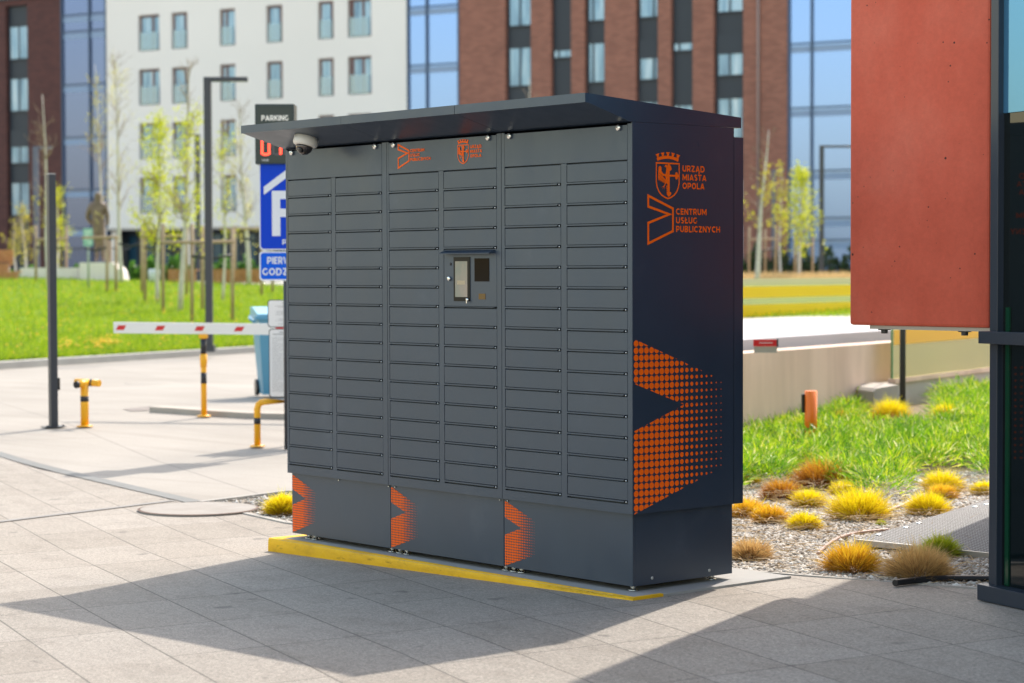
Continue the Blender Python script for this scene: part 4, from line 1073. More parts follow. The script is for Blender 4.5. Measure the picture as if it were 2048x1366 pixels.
def Ppoly(b, x0, z0, w_, h_, th, y0, y1):
    b.box(x0, x0+th, y0, y1, z0, z0+h_)
    n_ = 12; ro = h_*.29; cx_, cz_ = x0+w_-ro, z0+h_-ro
    out = [(x0+th, z0+h_)]+[(cx_+ro*math.sin(PI*t/n_), cz_+ro*math.cos(PI*t/n_)) for t in range(n_+1)]+[(x0+th, z0+h_-2*ro)]
    ri = ro-th; inn = [(x0+th, z0+h_-th)]+[(cx_+ri*math.sin(PI*t/n_), cz_+ri*math.cos(PI*t/n_)) for t in range(n_+1)]+[(x0+th, z0+h_-2*ro+th)]
    for i in range(len(out)-1): b.prism([out[i], out[i+1], inn[i+1], inn[i]], 'y', y0, y1)
b = MB(); Ppoly(b, xx(547), zz(471), (612-547)*k, (471-381)*k, 16.5*k, -.004, -.0022); b.build('letter_p', M_SW, p1)
def flat_text(name, s, x0, zb_, wd, h, m, parent, y, off=.03):
    v, q = stroke_text(s, x0, zb_, wd, h, lambda a, z, k: (a, y-k*3, z)); return lk(name, pyme(name, v, q), m, parent)
flat_text('lettering', 'P+R', xx(567), zz(488), 38*k, 10*k, M_SW, p1, -.003)
b = MB(); rrect(b, xx(521), xx(634), zz(560), zz(501.5), .03, .0, .02); p2 = b.build('lower_board', M_SW, e)
b = MB(); rrect(b, xx(524), xx(631), zz(557), zz(504.5), .024, -.002, -.0003); b.build('blue_field', M_BLUE2, p2)
flat_text('lettering', 'PIERWSZA', xx(537), zz(526.5), 76*k, 14*k, M_SW, p2, -.003)
flat_text('lettering', 'GODZINA', xx(527), zz(549), 82*k, 14*k, M_SW, p2, -.003)
b = MB(); b.box(xx(515), xx(593), -.03, .22, zz(328), zz(209), .004); p3 = b.build('display_case', mat('case_dark', (.012, .030, .036), .4), e)
p3.location = (0, 0, 0)
b = MB(); b.box(xx(519), xx(589), -.0325, -.0302, zz(324), zz(213)); b.build('display_glass', mat('display_teal', (.004, .022, .028), .25), p3)
flat_text('lettering', 'PARKING', xx(528), zz(242), 54*k, 10.5*k, mat('pale_led', (.95, .92, .85), .5), p3, -.034, .04)
M_LED = mat('red_led', (.5, .02, .01), .4, emis=(1, .045, .02), es=2.2); M_OFF = mat('led_off', (.075, .07, .085), .4)
def seg7(b, on, x0, z0, w_, h_, th):
    S = {'a': (x0+th, x0+w_-th, z0+h_-th, z0+h_), 'd': (x0+th, x0+w_-th, z0, z0+th), 'g': (x0+th, x0+w_-th, z0+h_/2-th/2, z0+h_/2+th/2),
         'f': (x0, x0+th, z0+h_/2, z0+h_-th*.5), 'b': (x0+w_-th, x0+w_, z0+h_/2, z0+h_-th*.5), 'e': (x0, x0+th, z0+th*.5, z0+h_/2), 'c': (x0+w_-th, x0+w_, z0+th*.5, z0+h_/2)}
    for s_ in on: b.box(S[s_][0], S[s_][1], -.0345, -.0328, S[s_][2], S[s_][3])
b = MB(); seg7(b, 'abcdef', xx(527), zz(311), 18*k, 54*k, 4.*k); b.build('red_digit', M_LED, p3)
b = MB(); seg7(b, 'bc', xx(554), zz(311), 14*k, 54*k, 4.2*k); b.build('red_digit', M_LED, p3)
b = MB(); seg7(b, 'adefg', xx(549.5), zz(311), 18*k, 54*k, 4.2*k); seg7(b, 'abcdefg', xx(571), zz(311), 15*k, 54*k, 4.*k); b.build('unlit_digit', M_OFF, p3)
flat_text('lettering', 'WOLNE', xx(528), zz(322.5), 14*k, 4.2*k, mat('small_print', (.5, .5, .5), .5), p3, -.034, .02)
b = MB(); b.tube([(xx(600), .05, 0), (xx(600), .05, zz(330))], .038, 14); b.tube([(xx(571), .05, 0), (xx(571), .05, zz(450))], .016, 10); b.build('post', M_GREYP, e)
# blue wheelie bin
q = gz(556, 792, 0); q = Vector(q); k = (q-Vector(CAM)).dot(Vector(cF))/FPX
e = empty('wheelie_bin', (q.x, q.y, 0), RZ+R_(14), 'light blue wheeled waste bin behind the white notice boards', 'waste bin')
M_BIN = mat('bin_blue', (.085, .29, .44), .42)
def frus(b, z0, z1, a, c_):
    A = [b.bm.verts.new((x, y, z0)) for x, y in ((-a[0], -a[1]), (a[0], -a[1]), (a[0], a[2]), (-a[0], a[2]))]
    B_ = [b.bm.verts.new((x, y, z1)) for x, y in ((-c_[0], -c_[1]), (c_[0], -c_[1]), (c_[0], c_[2]), (-c_[0], c_[2]))]
    b.bm.faces.new(A[::-1]); b.bm.faces.new(B_)
    for i in range(4): b.bm.faces.new((A[i], A[(i+1) % 4], B_[(i+1) % 4], B_[i]))
b = MB(); frus(b, .03, .93, (.205, .22, .20), (.27, .34, .30)); b.build('body', M_BIN, e)
b = MB(); b.box(-.31, .31, -.37, .33, .925, .975, .012); b.build('rim', M_BIN, e)
b = MB(); b.prism([(-.35, .976), (.36, .976), (.36, 1.075), (.10, 1.07), (-.35, .995)], 'x', -.285, .285); b.build('lid', mat('bin_lid', (.14, .40, .55), .35), e)
b = MB(); b.tube([(-.31, -.36, .90), (-.36, -.36, .93), (-.36, -.2, .95)], .02, 10); b.tube([(-.24, .36, 1.0), (.24, .36, 1.0)], .018, 10); b.build('handle', M_BIN, e)
for sx in (-.25, .22):
    b = MB(); b.lathe([(.10, 0), (.10, .045)], 20, mat4=Matrix.Translation((sx, .2, .10)) @ Matrix.Rotation(PI/2, 4, 'Y')); b.build('wheel', M_BLACK, e)

# ============================================================ lamps
def lamp(u, d, zb_, zt_, w_, arm, label, m=M_GREYP, flip=1, grp='street lamps on the square'):
    p = pd(u, d, zb_); e = empty('street_lamp', (p.x, p.y, zb_), RZ, label, 'street lamp', grp)
    b = MB(); b.box(-w_/2, w_/2, -w_/2, w_/2, 0, zt_-zb_-.002, .01); b.box(-w_*.75, w_*.75, -w_*.75, w_*.75, 0, .12); b.build('pole', m, e)
    b = MB(); x0, x1 = (w_/2+.001, arm) if arm > 0 else (arm, -w_/2-.001)
    b.box(x0, x1, -w_*.45, w_*.45, zt_-zb_-.085, zt_-zb_-.003, .01); b.build('arm', m, e)
    b = MB(); b.box(*((x1-.30, x1-.03) if arm > 0 else (x0+.03, x0+.30)), -w_*.4, w_*.4, zt_-zb_-.093, zt_-zb_-.0855); b.build('lamp_head', mat('lamp_lens', (.6, .6, .58), .3), e)
    return e
M_GREYL = mat('bluish_grey_paint', (.10, .115, .15), .5)
dl, zl = lawn_pt(419, 702)
lamp(419, dl, zl, 1.5+(542-154)*dl/FPX, .128, .70, 'nearest dark grey square street lamp with a short arm at the lawn edge')
lamp(74, 80, 1.13, 6.2, .19, .62, 'bluish grey street lamp behind the tall dark post', M_GREYL)
lamp(397, 84, 1.13, 6.9, .19, -.42, 'dark street lamp with its arm to the left behind the nearest lamp')
lamp(1643, 75, 1.13, 1.5+249*75/FPX, .15, 1.25, 'slim street lamp seen between the locker and the red panel')
lamp(1547, 98, 1.13, 6.1, .19, .5, 'faint grey street lamp between the two right hand trees', M_GREYL)

# ============================================================ statue, plinth, benches, wall, sign
def skin(name, J, E, m, parent, sub=2):
    names = list(J); me = bpy.data.meshes.new(name); me.from_pydata([J[n_][:3] for n_ in names], [(names.index(a), names.index(b_)) for a, b_ in E], [])
    o = bpy.data.objects.new(name, me); C.objects.link(o); o.modifiers.new('s', 'SKIN'); 
    for i, n_ in enumerate(names):
        r = J[n_][3]; me.skin_vertices[0].data[i].radius = r if isinstance(r, tuple) else (r, r)
    me.skin_vertices[0].data[0].use_root = True
    sb = o.modifiers.new('u', 'SUBSURF'); sb.levels = sub; sb.render_levels = sub
    dg = bpy.context.evaluated_depsgraph_get(); m2_ = bpy.data.meshes.new_from_object(o.evaluated_get(dg)); bpy.data.objects.remove(o)
    m2_.polygons.foreach_set('use_smooth', [True]*len(m2_.polygons)); m2_.name = name
    return lk(name, m2_, m, parent)
M_BRONZE = varied('bronze', (.13, .085, .055), (.20, .14, .095), 6, .55)
k = 67/FPX; p = pd(197, 67, 1.8)
st = empty('statue', (p.x, p.y, 1.80), RZ, 'brown bronze statue of a standing man in a long coat, back to the viewer', 'statue')
J = dict(pelvis=(.02, 0, 1.10, .21), waist=(.0, 0, 1.38, .20), chest=(-.02, 0, 1.68, .235), neck=(-.01, 0, 1.93, .10), head0=(.0, 0, 2.05, .125), head1=(.0, 0, 2.22, .12),
 hem=(.03, 0, .72, .19), kneeL=(-.05, 0, .58, .085), ankL=(-.05, 0, .12, .06), toeL=(-.07, -.14, .05, .05), kneeR=(.13, 0, .58, .085), ankR=(.15, 0, .12, .06), toeR=(.17, -.14, .05, .05),
 shL=(-.24, 0, 1.78, .095), elL=(-.345, .02, 1.42, .075), haL=(-.20, .06, 1.20, .055), shR=(.21, 0, 1.78, .095), elR=(.30, 0, 1.45, .075), haR=(.30, -.05, 1.15, .055))
E_ = [('pelvis', 'waist'), ('waist', 'chest'), ('chest', 'neck'), ('neck', 'head0'), ('head0', 'head1'), ('pelvis', 'hem'), ('hem', 'kneeL'), ('kneeL', 'ankL'), ('ankL', 'toeL'), ('hem', 'kneeR'), ('kneeR', 'ankR'), ('ankR', 'toeR'),
 ('chest', 'shL'), ('shL', 'elL'), ('elL', 'haL'), ('chest', 'shR'), ('shR', 'elR'), ('elR', 'haR')]
skin('body', J, E_, M_BRONZE, st)
M_PALE = varied('pale_stone', (.74, .67, .63), (.82, .76, .72), 1.5, .8)
p = pd(200, 66.4, 0); b = MB(); k = 66.4/FPX
b.prism([(-.66, 0), (.72, 0), (.62, .45), (.40, .70), (-.62, .70)], 'y', 0, 1.3)
pl_ = b.build('plinth', M_PALE, None, (p.x, p.y, 1.10), RZ); tag(pl_, 'pale stone plinth with a chamfered right side under the statue', 'plinth')
wl_ = wallseg('low_wall', pd(41, 66.8, 0), pd(157, 66.6, 0), .4, 1.05, 1.64, M_PALE); tag(wl_, 'low pale stone wall left of the statue plinth', 'wall')
M_WOOD = varied('bench_wood', (.36, .15, .045), (.50, .24, .09), 8, .6)
def bench(u0, u1, d, z0, back, label):
    A, B_ = pd(u0, d, 0), pd(u1, d, 0); L = (B_-A).length; e = empty('bench', (A.x, A.y, z0), RZ, label, 'bench', 'wooden benches at the upper square')
    b = MB()
    for i in range(5): b.box(0, L, i*.10, i*.10+.09, .40, .44, .004)
    b.build('seat', M_WOOD, e)
    b = MB()
    for i in range(4): b.box(0.01, L-.01, -.02, .01, .02+i*.095, .105+i*.095, .004)
    b.build('front_slats', M_WOOD, e)
    if back:
        b = MB()
        for i in range(4): b.box(0, L, .50+.02*i, .53+.02*i, .48+i*.10, .57+i*.10, .004)
        b.build('backrest', M_WOOD, e)
    for x in (.1, L-.15):
        b = MB(); b.box(x, x+.06, .02, .46, 0, .395); b.build('leg', M_CONC, e)
bench(-70, 38, 65.5, 1.10, False, 'wooden bench at the left edge of the lawn')
bench(-90, 20, 67.6, 1.35, True, 'wooden bench with a backrest at the far left edge')
bench(336, 394, 66.5, 1.14, False, 'wooden bench behind the birch trees left of the nearest lamp')
bench(425, 522, 66.5, 1.14, False, 'long wooden bench right of the nearest lamp behind the birch trunks')
p = pd(177, 61, lawn_z(177, 61)); e = empty('small_sign', (p.x, p.y, lawn_z(177, 61)), RZ, 'small pale green information sign on a thin post before the statue', 'sign')
hz = 1.5+(542-456)*61/FPX-lawn_z(177, 61)
b = MB(); b.tube([(0, .02, 0), (0, .02, hz)], .03, 10); b.build('post', mat('sign_post', (.30, .36, .32), .5), e)
b = MB(); b.box(-.135, .135, -.01, .005, hz-.48, hz+.02, .004); b.build('plate', mat('sign_green', (.25, .48, .40), .5), e)
b = MB()
for i, (a, c_) in enumerate(((-.09, .09), (-.07, .02), (-.09, .05), (.0, .09))): b.box(a, c_, -.013, -.0105, hz-.10-i*.1, hz-.06-i*.1)
b.build('print', mat('sign_print', (.7, .8, .74), .5), e)
q = pd(309, 66.3, 0); b = MB(); b.lathe([(.16, 0), (.18, .42), (.15, .46)], 20)
tag(b.build('litter_bin', mat('white_bin', (.6, .64, .68), .5), None, (q.x, q.y, 1.13)), 'small pale round bin at the far edge of the lawn', 'litter bin')

# ============================================================ stakes and trees
M_STAKE = varied('stake_wood', (.30, .21, .13), (.42, .31, .20), 9, .8)
M_BIRCH = varied('birch_bark', (.42, .38, .33), (.62, .58, .52), 14, .8)
M_TWIG = mat('twig_bark', (.30, .22, .15), .8)
def stakes(posts, bars, straps, label):
    P0 = None; e = None
    for (u, vb, vt) in posts:
        d, z = lawn_pt(u, vb); p = pd(u, d, z)
        if e is None: e = empty('tree_stakes', (p.x, p.y, z), RZ, label, 'tree stakes', 'wooden stake frames around the young trees'); P0 = (u, d, z)
        x = (u-1024)/FPX*d-(P0[0]-1024)/FPX*P0[1]
        h = 1.5+(542-vt)*d/FPX-P0[2]
        b = MB(); b.tube([(x, d-P0[1], z-P0[2]), (x*1.0+.01, d-P0[1], h)], .042, 9); b.build('post', M_STAKE, e)
    for (u0_, u1_, vb) in bars:
        d = P0[1]-.05; f = lambda u: (u-1024)/FPX*d-(P0[0]-1024)/FPX*P0[1]; z = 1.5+(542-vb)*d/FPX-P0[2]
        b = MB(); b.tube([(f(u0_), -.05, z), (f(u1_), -.05, z+.01)], .038, 9); b.build('crossbar', M_STAKE, e)
    for (u0_, u1_, vb) in straps:
        d = P0[1]-.03; f = lambda u: (u-1024)/FPX*d-(P0[0]-1024)/FPX*P0[1]; z = 1.5+(542-vb)*d/FPX-P0[2]
        b = MB(); b.tube([(f(u0_), -.03, z), (f((u0_+u1_)/2), -.02, z-.07), (f(u1_), -.03, z+.02)], .03, 6); b.build('strap', M_BLACK, e)
stakes([(72, 575, 448), (133, 573, 450)], [(70, 136, 476)], [(72, 132, 492)], 'two posts and a crossbar around the tree left of the statue')
stakes([(214, 582, 470), (232, 572, 475), (221, 574, 480)], [(165, 238, 473)], [(170, 214, 494), (238, 287, 485)], 'stake frame just right of the statue')
stakes([(290, 602, 440), (326, 624, 446), (284, 586, 450)], [(284, 368, 471)], [(290, 326, 493), (326, 370, 497)], 'stake frame around the brightest leafy birch left of the nearest lamp')
stakes([(384, 645, 446), (465, 643, 456), (405, 620, 450), (374, 590, 450)], [(324, 470, 483)], [(384, 465, 510)], 'nearest stake frame in front of and behind the nearest lamp')
stakes([(523, 592, 452), (470, 568, 450), (545, 585, 455)], [(440, 560, 457)], [(490, 523, 475)], 'stake frame behind the blue parking sign')
stakes([(1498, 562, 455), (1551, 563, 452), (1530, 558, 460)], [(1500, 1556, 480)], [(1504, 1550, 499)], 'stake frame of the bare tree next to the locker')
stakes([(1590, 563, 470), (1625, 561, 475), (1600, 558, 470)], [(1588, 1628, 492)], [], 'stake frame of the leafy tree left of the red panel')

def leafmat(name, a, b_, c_): return leafy(name, [(0, a), (.5, b_), (1, c_)], .5, .5)
L_BR = leafmat('leaves_bright', (.36, .42, .008), (.55, .60, .010), (.72, .72, .02))
L_OL = leafmat('leaves_olive', (.30, .30, .03), (.48, .44, .04), (.62, .55, .05))
L_PA = leafmat('leaves_pale', (.50, .50, .12), (.62, .58, .16), (.72, .66, .22))
def tree(u, vb, vt, ut, nl, z0, z1, wd, m, label, seed, r0=.055, nb=26, d=None, ls=.058, grp='young trees on the lawn'):
    """nl leaves between heights z0..z1 (fractions), wd crown half width in m"""
    if d is None: d, z = lawn_pt(u, vb)
    else: z = 1.13
    rn = np.random.default_rng(seed); p = pd(u, d, z); H = 1.5+(542-vt)*d/FPX-z; dx = (ut-u)*d/FPX
    e = empty('young_tree', (p.x, p.y, z), RZ, label, 'tree', grp)
    def tp(t): return Vector((dx*t+.03*math.sin(t*7+seed), .04*math.sin(t*5+seed*2), H*t))
    b = MB(); b.tube([tp(t) for t in np.linspace(0, 1, 12)], [r0*(1-.88*t)+.003 for t in np.linspace(0, 1, 12)], 8); b.build('trunk', M_BIRCH, e)
    b = MB(); anchors = []
    for i in range(nb):
        t = rn.uniform(.30, .97); a = rn.uniform(0, 2*PI); L = (wd*1.5)*(1.15-t)*rn.uniform(.6, 1.2)+.15; o = tp(t)
        el = rn.uniform(.75, 1.2); dr = Vector((math.cos(a)*math.cos(el), math.sin(a)*math.cos(el), math.sin(el)))
        pts = [o+dr*L*s+Vector((math.cos(a), math.sin(a), 0))*L*.25*s*s+Vector((0, 0, .05*math.sin(s*6+i))) for s in (0, .35, .7, 1)]
        b.tube(pts, [.013*(1.2-t)+.005, .009*(1.2-t)+.004, .005, .003], 5); anchors += pts[1:]
        for _ in range(3):
            s = rn.integers(1, 4); q = pts[s]; v2 = (dr+Vector(rn.normal(size=3)*.6)).normalized()
            b.tube([q, q+v2*L*.22, q+v2*L*.4+Vector((0, 0, .04))], [.005, .004, .0025], 4, False); anchors.append(q+v2*L*.35)
    b.build('branches', M_TWIG, e)
    if nl:
        A = np.array([tuple(a) for a in anchors if z0*H <= a.z <= z1*H] or [tuple(tp((z0+z1)/2))])
        nc = max(20, nl//9); cc = A[rn.integers(0, len(A), nc)]*1.0
        ex = np.stack([rn.normal(size=nc)*wd*.42, rn.normal(size=nc)*wd*.42, rn.uniform(z0*H, z1*H, nc)], 1)
        sel = rn.uniform(size=nc) < .55; hfr = (ex[:, 2]-z0*H)/((z1-z0)*H+1e-6); ex[:, :2] *= (1.25-.75*hfr)[:, None]; ex[:, 0] += dx*ex[:, 2]/H
        cc[sel] = ex[sel]
        Cc = cc[rn.integers(0, nc, nl)]+rn.normal(size=(nl, 3))*np.array([.10, .10, .22])*wd
        a = rn.normal(size=(nl, 3)); a /= np.linalg.norm(a, axis=1)[:, None]; c2 = np.cross(a, rn.normal(size=(nl, 3))); c2 /= np.linalg.norm(c2, axis=1)[:, None]
        s = ls*rn.uniform(.5, 1.2, nl)[:, None]
        V = np.stack([Cc-a*s*.6, Cc+c2*s*.38, Cc+a*s*.6, Cc-c2*s*.38], 1).reshape(-1, 3); F = np.arange(nl*4).reshape(-1, 4)
        lk('crown', npme('crown', V, F), m, e)
    return e
tree(97, 574, 188, 90, 130, .25, .55, .5, L_OL, 'tall nearly bare pale trunk beside the tall dark post', 3)
tree(115, 0, 375, 118, 1500, .22, 1, .42, L_BR, 'small leafy tree just right of the tall dark post', 5, d=73)
tree(52, 0, 400, 45, 900, .25, .95, .40, L_OL, 'small olive leaved tree before the dark window strip at the left', 6, d=78)
tree(30, 0, 440, 30, 350, .3, .95, .3, L_OL, 'smallest sparse shrub tree at the far left', 7, d=80)
tree(216, 577, 128, 192, 340, .60, .95, .45, L_OL, 'thin tree right of the statue with a few ochre leaves high up', 8, nb=30)
tree(243, 580, 92, 232, 520, .25, 1, .75, L_PA, 'tall pale birch with hazy sparse foliage right of the statue', 9, .065, 38)
tree(316, 604, 232, 322, 2600, .30, 1, .55, L_BR, 'brightest yellow green birch left of the nearest lamp', 10, .055, 34, ls=.062)
tree(363, 622, 118, 385, 1700, .26, .80, .62, L_BR, 'tall birch with yellow leaves right beside the nearest lamp', 11, .065, 40)
tree(447, 600, 240, 452, 520, .35, .95, .55, L_BR, 'sparse tree right behind the nearest lamp', 12, .04, 24)
tree(497, 0, 195, 480, 620, .22, .85, .6, L_PA, 'pale trunked birch left of the blue parking sign', 13, .075, 34, d=66)
tree(1512, 0, 262, 1536, 210, .42, .75, .75, L_OL, 'leaning nearly bare tree next to the right edge of the locker', 14, .085, 20, d=68, ls=.10, grp='young trees before the brick building')
tree(1560, 0, 330, 1562, 260, .45, .98, .5, L_OL, 'sparse yellow tree between the bare and the leafy tree at right', 15, .04, 16, d=84, ls=.12, grp='young trees before the brick building')
tree(1600, 0, 338, 1602, 2000, .26, 1, .62, L_BR, 'dense yellow green tree left of the red panel', 16, .06, 30, d=72, ls=.085, grp='young trees before the brick building')
tree(1062, 0, 158, 1062, 0, .3, 1, .7, L_PA, 'bare tree behind the locker canopy', 17, .06, 34, d=72, grp='young trees before the brick building')

# hedges at the foot of the building
def hedge(u0, u1, d, z0, h, n, label, m):
    uu = rng.uniform(u0, u1, n); dd = d+rng.uniform(-.5, .5, n); x = (uu-1024)/FPX*dd
    hh = h*(.75+.25*np.sin(uu*.13)+.12*np.sin(uu*.5)); z = z0+rng.uniform(0, 1, n)*hh
    Cc = np.stack([CAM[0]+HR.x*x+HF.x*dd, CAM[1]+HR.y*x+HF.y*dd, z], 1)
    a = rng.normal(size=(n, 3)); a /= np.linalg.norm(a, axis=1)[:, None]; c2 = np.cross(a, rng.normal(size=(n, 3))); c2 /= np.linalg.norm(c2, axis=1)[:, None]; s = rng.uniform(.06, .14, n)[:, None]
    V = np.stack([Cc-a*s, Cc+c2*s*.6, Cc+a*s, Cc-c2*s*.6], 1).reshape(-1, 3)
    tag(lk('hedge', npme('hedge', V, np.arange(n*4).reshape(-1, 4)), m), label, None, None, 'stuff')
L_HG = leafmat('hedge_leaves', (.04, .12, .015), (.08, .22, .02), (.14, .32, .03))
hedge(20, 250, 84, 1.1, .65, 4200, 'green hedge behind the low stone wall', L_HG)
hedge(262, 560, 86, 1.1, 1.0, 7000, 'green shrubs below the white building', L_HG)
hedge(1480, 1800, 98, 1.1, 1.5, 4200, 'dark shrubs below the brick building', leafmat('hedge_dark', (.03, .06, .02), (.06, .12, .03), (.12, .12, .06)))
# thin dark fence
A, B_ = pd(120, 82, 0), pd(262, 82, 0); L = (B_-A).length; e = empty('metal_fence', (A.x, A.y, 1.13), RZ, 'thin dark metal bar fence behind the statue', 'fence')
b = MB()
for i in range(int(L/.14)): b.box(i*.14, i*.14+.022, 0, .02, .05, 1.35)
b.build('bars', M_GREYP, e); b = MB(); b.box(0, L, -.012, .032, 1.25, 1.30); b.box(0, L, -.012, .032, .12, .17); b.build('rails', M_GREYP, e)

# ============================================================ far buildings
D0F = 115.; AX = .8746*HR-.485*HF; TH = math.atan2(AX.y, AX.x); OF = pd(1024, D0F, 0)
def Du(u): return D0F/(1+(u-1024)/FPX*.5545)
def su(u): return (u-1024)/FPX*Du(u)/.8746
def zv(u, v): return 1.5+(542-v)*Du(u)/FPX
GZ = 1.13
def bempty(name, s0, label):
    p = OF+AX*s0; return empty(name, (p.x, p.y, 0), TH, label, 'building')
def wall_holes(parent, name, s0, x0, x1, z0, z1, holes, m, dep=.30):
    xs = sorted({x0, x1}|{h[0] for h in holes}|{h[1] for h in holes}); zs = sorted({z0, z1}|{h[2] for h in holes}|{h[3] for h in holes})
    V = []; F = []
    def q(a, b_, c_, d): o = len(V); V.extend([a, b_, c_, d]); F.append((o, o+1, o+2, o+3))
    for i in range(len(xs)-1):
        for j in range(len(zs)-1):
            cx_, cz_ = (xs[i]+xs[i+1])/2, (zs[j]+zs[j+1])/2
            if any(h[0] < cx_ < h[1] and h[2] < cz_ < h[3] for h in holes): continue
            q((xs[i]-s0, 0, zs[j]), (xs[i+1]-s0, 0, zs[j]), (xs[i+1]-s0, 0, zs[j+1]), (xs[i]-s0, 0, zs[j+1]))
    for h in holes:
        a, b_, c_, d = h[0]-s0, h[1]-s0, h[2], h[3]
        q((a, 0, c_), (a, dep, c_), (a, dep, d), (a, 0, d)); q((b_, 0, c_), (b_, 0, d), (b_, dep, d), (b_, dep, c_))
        q((a, 0, c_), (b_, 0, c_), (b_, dep, c_), (a, dep, c_)); q((a, 0, d), (a, dep, d), (b_, dep, d), (b_, 0, d))
    # rest of the volume
    a, b_, D = x0-s0, x1-s0, 14.
    q((a, 0, z0), (a, 0, z1), (a, D, z1), (a, D, z0)); q((b_, 0, z0), (b_, D, z0), (b_, D, z1), (b_, 0, z1))
    q((a, D, z0), (a, D, z1), (b_, D, z1), (b_, D, z0)); q((a, 0, z1), (b_, 0, z1), (b_, D, z1), (a, D, z1))
    q((a, dep, z0), (b_, dep, z0), (b_, dep, z1), (a, dep, z1))
    return lk(name, pyme(name, V, F), m, parent)
def brickmat(name, c1, c2, mort):
    m = mat(name, rough=.85); n = N(m); tc = n.new('ShaderNodeTexCoord')
    mp = n.map(tc.outputs['Object'], (1, 1, 1), (R_(90), 0, 0))
    br = n.new('ShaderNodeTexBrick'); n.link(mp, br.inputs[0]); br.inputs['Scale'].default_value = 1
    br.inputs['Brick Width'].default_value = .42; br.inputs['Row Height'].default_value = .14; br.inputs['Mortar Size'].default_value = .018
    br.inputs['Color1'].default_value = (*c1, 1); br.inputs['Color2'].default_value = (*c2, 1); br.inputs['Mortar'].default_value = (*mort, 1)
    c = n.mix(.6, br.outputs['Color'], n.ramp(n.noise(.7, tc.outputs['Object'], 4), [(.3, (.82, .82, .82)), (.7, (1.12, 1.1, 1.08))]), 'MULTIPLY')
    n.col(c); return m
M_BRK = brickmat('brick_red', (.38, .155, .105), (.28, .110, .075), (.20, .12, .09))
M_BRKD = brickmat('brick_dark', (.125, .046, .038), (.090, .034, .030), (.06, .032, .03))
M_REND = varied('white_render', (.80, .765, .71), (.84, .805, .75), .15, .9)
M_DARKP = mat('dark_facade_panel', (.022, .032, .045), .5)
M_WFR = mat('brown_window_frame', (.15, .06, .045), .5)
def windowglass():
    m = mat('window_glass', (.16, .36, .42), .1, .25, .6); n = N(m); tc = n.new('ShaderNodeTexCoord')
    c = n.ramp(n.noise(.9, n.map(tc.outputs['Object'], (3.2, 1, .35)), 3, .5), [(.30, (.09, .18, .30)), (.5, (.20, .35, .50)), (.72, (.40, .52, .66))], 'LINEAR')
    n.col(c); return m
M_WG = windowglass(); M_WG2 = mat('dark_window_glass', (.03, .09, .15), .08, .3, .6)
M_BAL = alpha_glass('balcony_glass', (.70, .86, .95), .20, mf=.26, milk=(.22, .50, .66))
M_CG = mat('curtain_glass', (.13, .18, .36), .10, .74, .5); M_CGR = mat('curtain_glass_bright', (.20, .33, .68), .10, .76, .5)
M_MUL = mat('mullion_blue', (.05, .09, .16), .4)
M_BAND = mat('slab_band', (.24, .34, .50), .5)
def win(parent, s0, a, b_, z0, z1, mull=(.5,), fr=M_WFR, y=.18, blind=0, bal=True, glass=None):
    t = .11 if fr is not M_DARKP else .08; A_, B2 = a-s0, b_-s0; b = MB()
    b.box(A_, A_+t, y, y+.08, z0, z1); b.box(B2-t, B2, y, y+.08, z0, z1); b.box(A_+t, B2-t, y, y+.08, z0, z0+t); b.box(A_+t, B2-t, y, y+.08, z1-t, z1)
    for f in mull: x = A_+(B2-A_)*f; b.box(x-t*.6, x+t*.6, y, y+.08, z0+t, z1-t)
    w_ = b.build('window', fr, parent)
    b = MB(); b.box(A_+t*.5, B2-t*.5, y+.03, y+.05, z0+t*.5, z1-t*.5); b.build('pane', glass or M_WG, w_)
    if blind: b = MB(); b.box(A_+t, B2-t, y-.02, y+.0, z1-(z1-z0)*blind, z1-.01); b.build('roller_blind', M_DARKP, w_)
    if bal: b = MB(); b.box(A_+t+.01, B2-t-.01, .03, .05, z0+.02, z0+(z1-z0)*.52); b.build('glass_guard', M_BAL, w_)
    return w_
ZB0 = [14.58+3.2, 14.58, 11.38, 8.18, 4.98]
def curtain(parent, s0, u0, u1, um, zs, name='glass_curtain_wall', top=21., gm=M_CG):
    a, b_ = su(u0)-s0, su(u1)-s0; xm = [su(u)-s0 for u in um]
    b = MB(); b.box(a, b_, .10, .14, GZ, top); g = b.build(name, gm, parent)
    for x in [a+.05]+xm+[b_-.05]: b = MB(); b.box(x-.05, x+.05, -.02, .099, GZ, top); b.build('mullion', M_MUL, g)
    for z in zs: b = MB(); b.box(a+.12, b_-.12, .0, .098, z-.04, z+.04); b.build('transom', M_MUL, g)
    for z in zs: b = MB(); b.box(a+.13, b_-.13, .085, .0985, z-.45, z-.12); b.build('slab_band', M_BAND, g)
    b = MB(); b.box(a, b_, .15, 14, GZ, top-.01); b.build('core', M_MUL, g)
# ---- left brick building
sL0, sL1 = su(-420), su(126); eL = bempty('brick_building', sL0, 'dark brown brick building with a dark window strip at the left edge')
bays = [(su(17), su(60)), (su(-120), su(-75)), (su(-260), su(-215))]
holes = [(a, b_, GZ, 17.9) for a, b_ in bays]
wall_holes(eL, 'brick_wall', sL0, sL0, sL1, GZ, 18.25, holes, M_BRKD, .5)
for bi, (a, b_) in enumerate(bays):
    b = MB(); b.box(a-sL0+.01, b_-sL0-.01, .28, .40, GZ, 17.89); b.build('dark_panel', M_DARKP, eL)
    for i, z in enumerate(ZB0[1:]): win(eL, sL0, a+.16, b_-.05, z, z+2.1, (.5,), M_DARKP, .16, .5 if i == 2 and bi == 0 else 0, False)
b = MB(); b.box(-.1, sL1-sL0-.01, -.12, 14.1, 18.251, 18.40); b.build('roof', M_DARKP, eL)
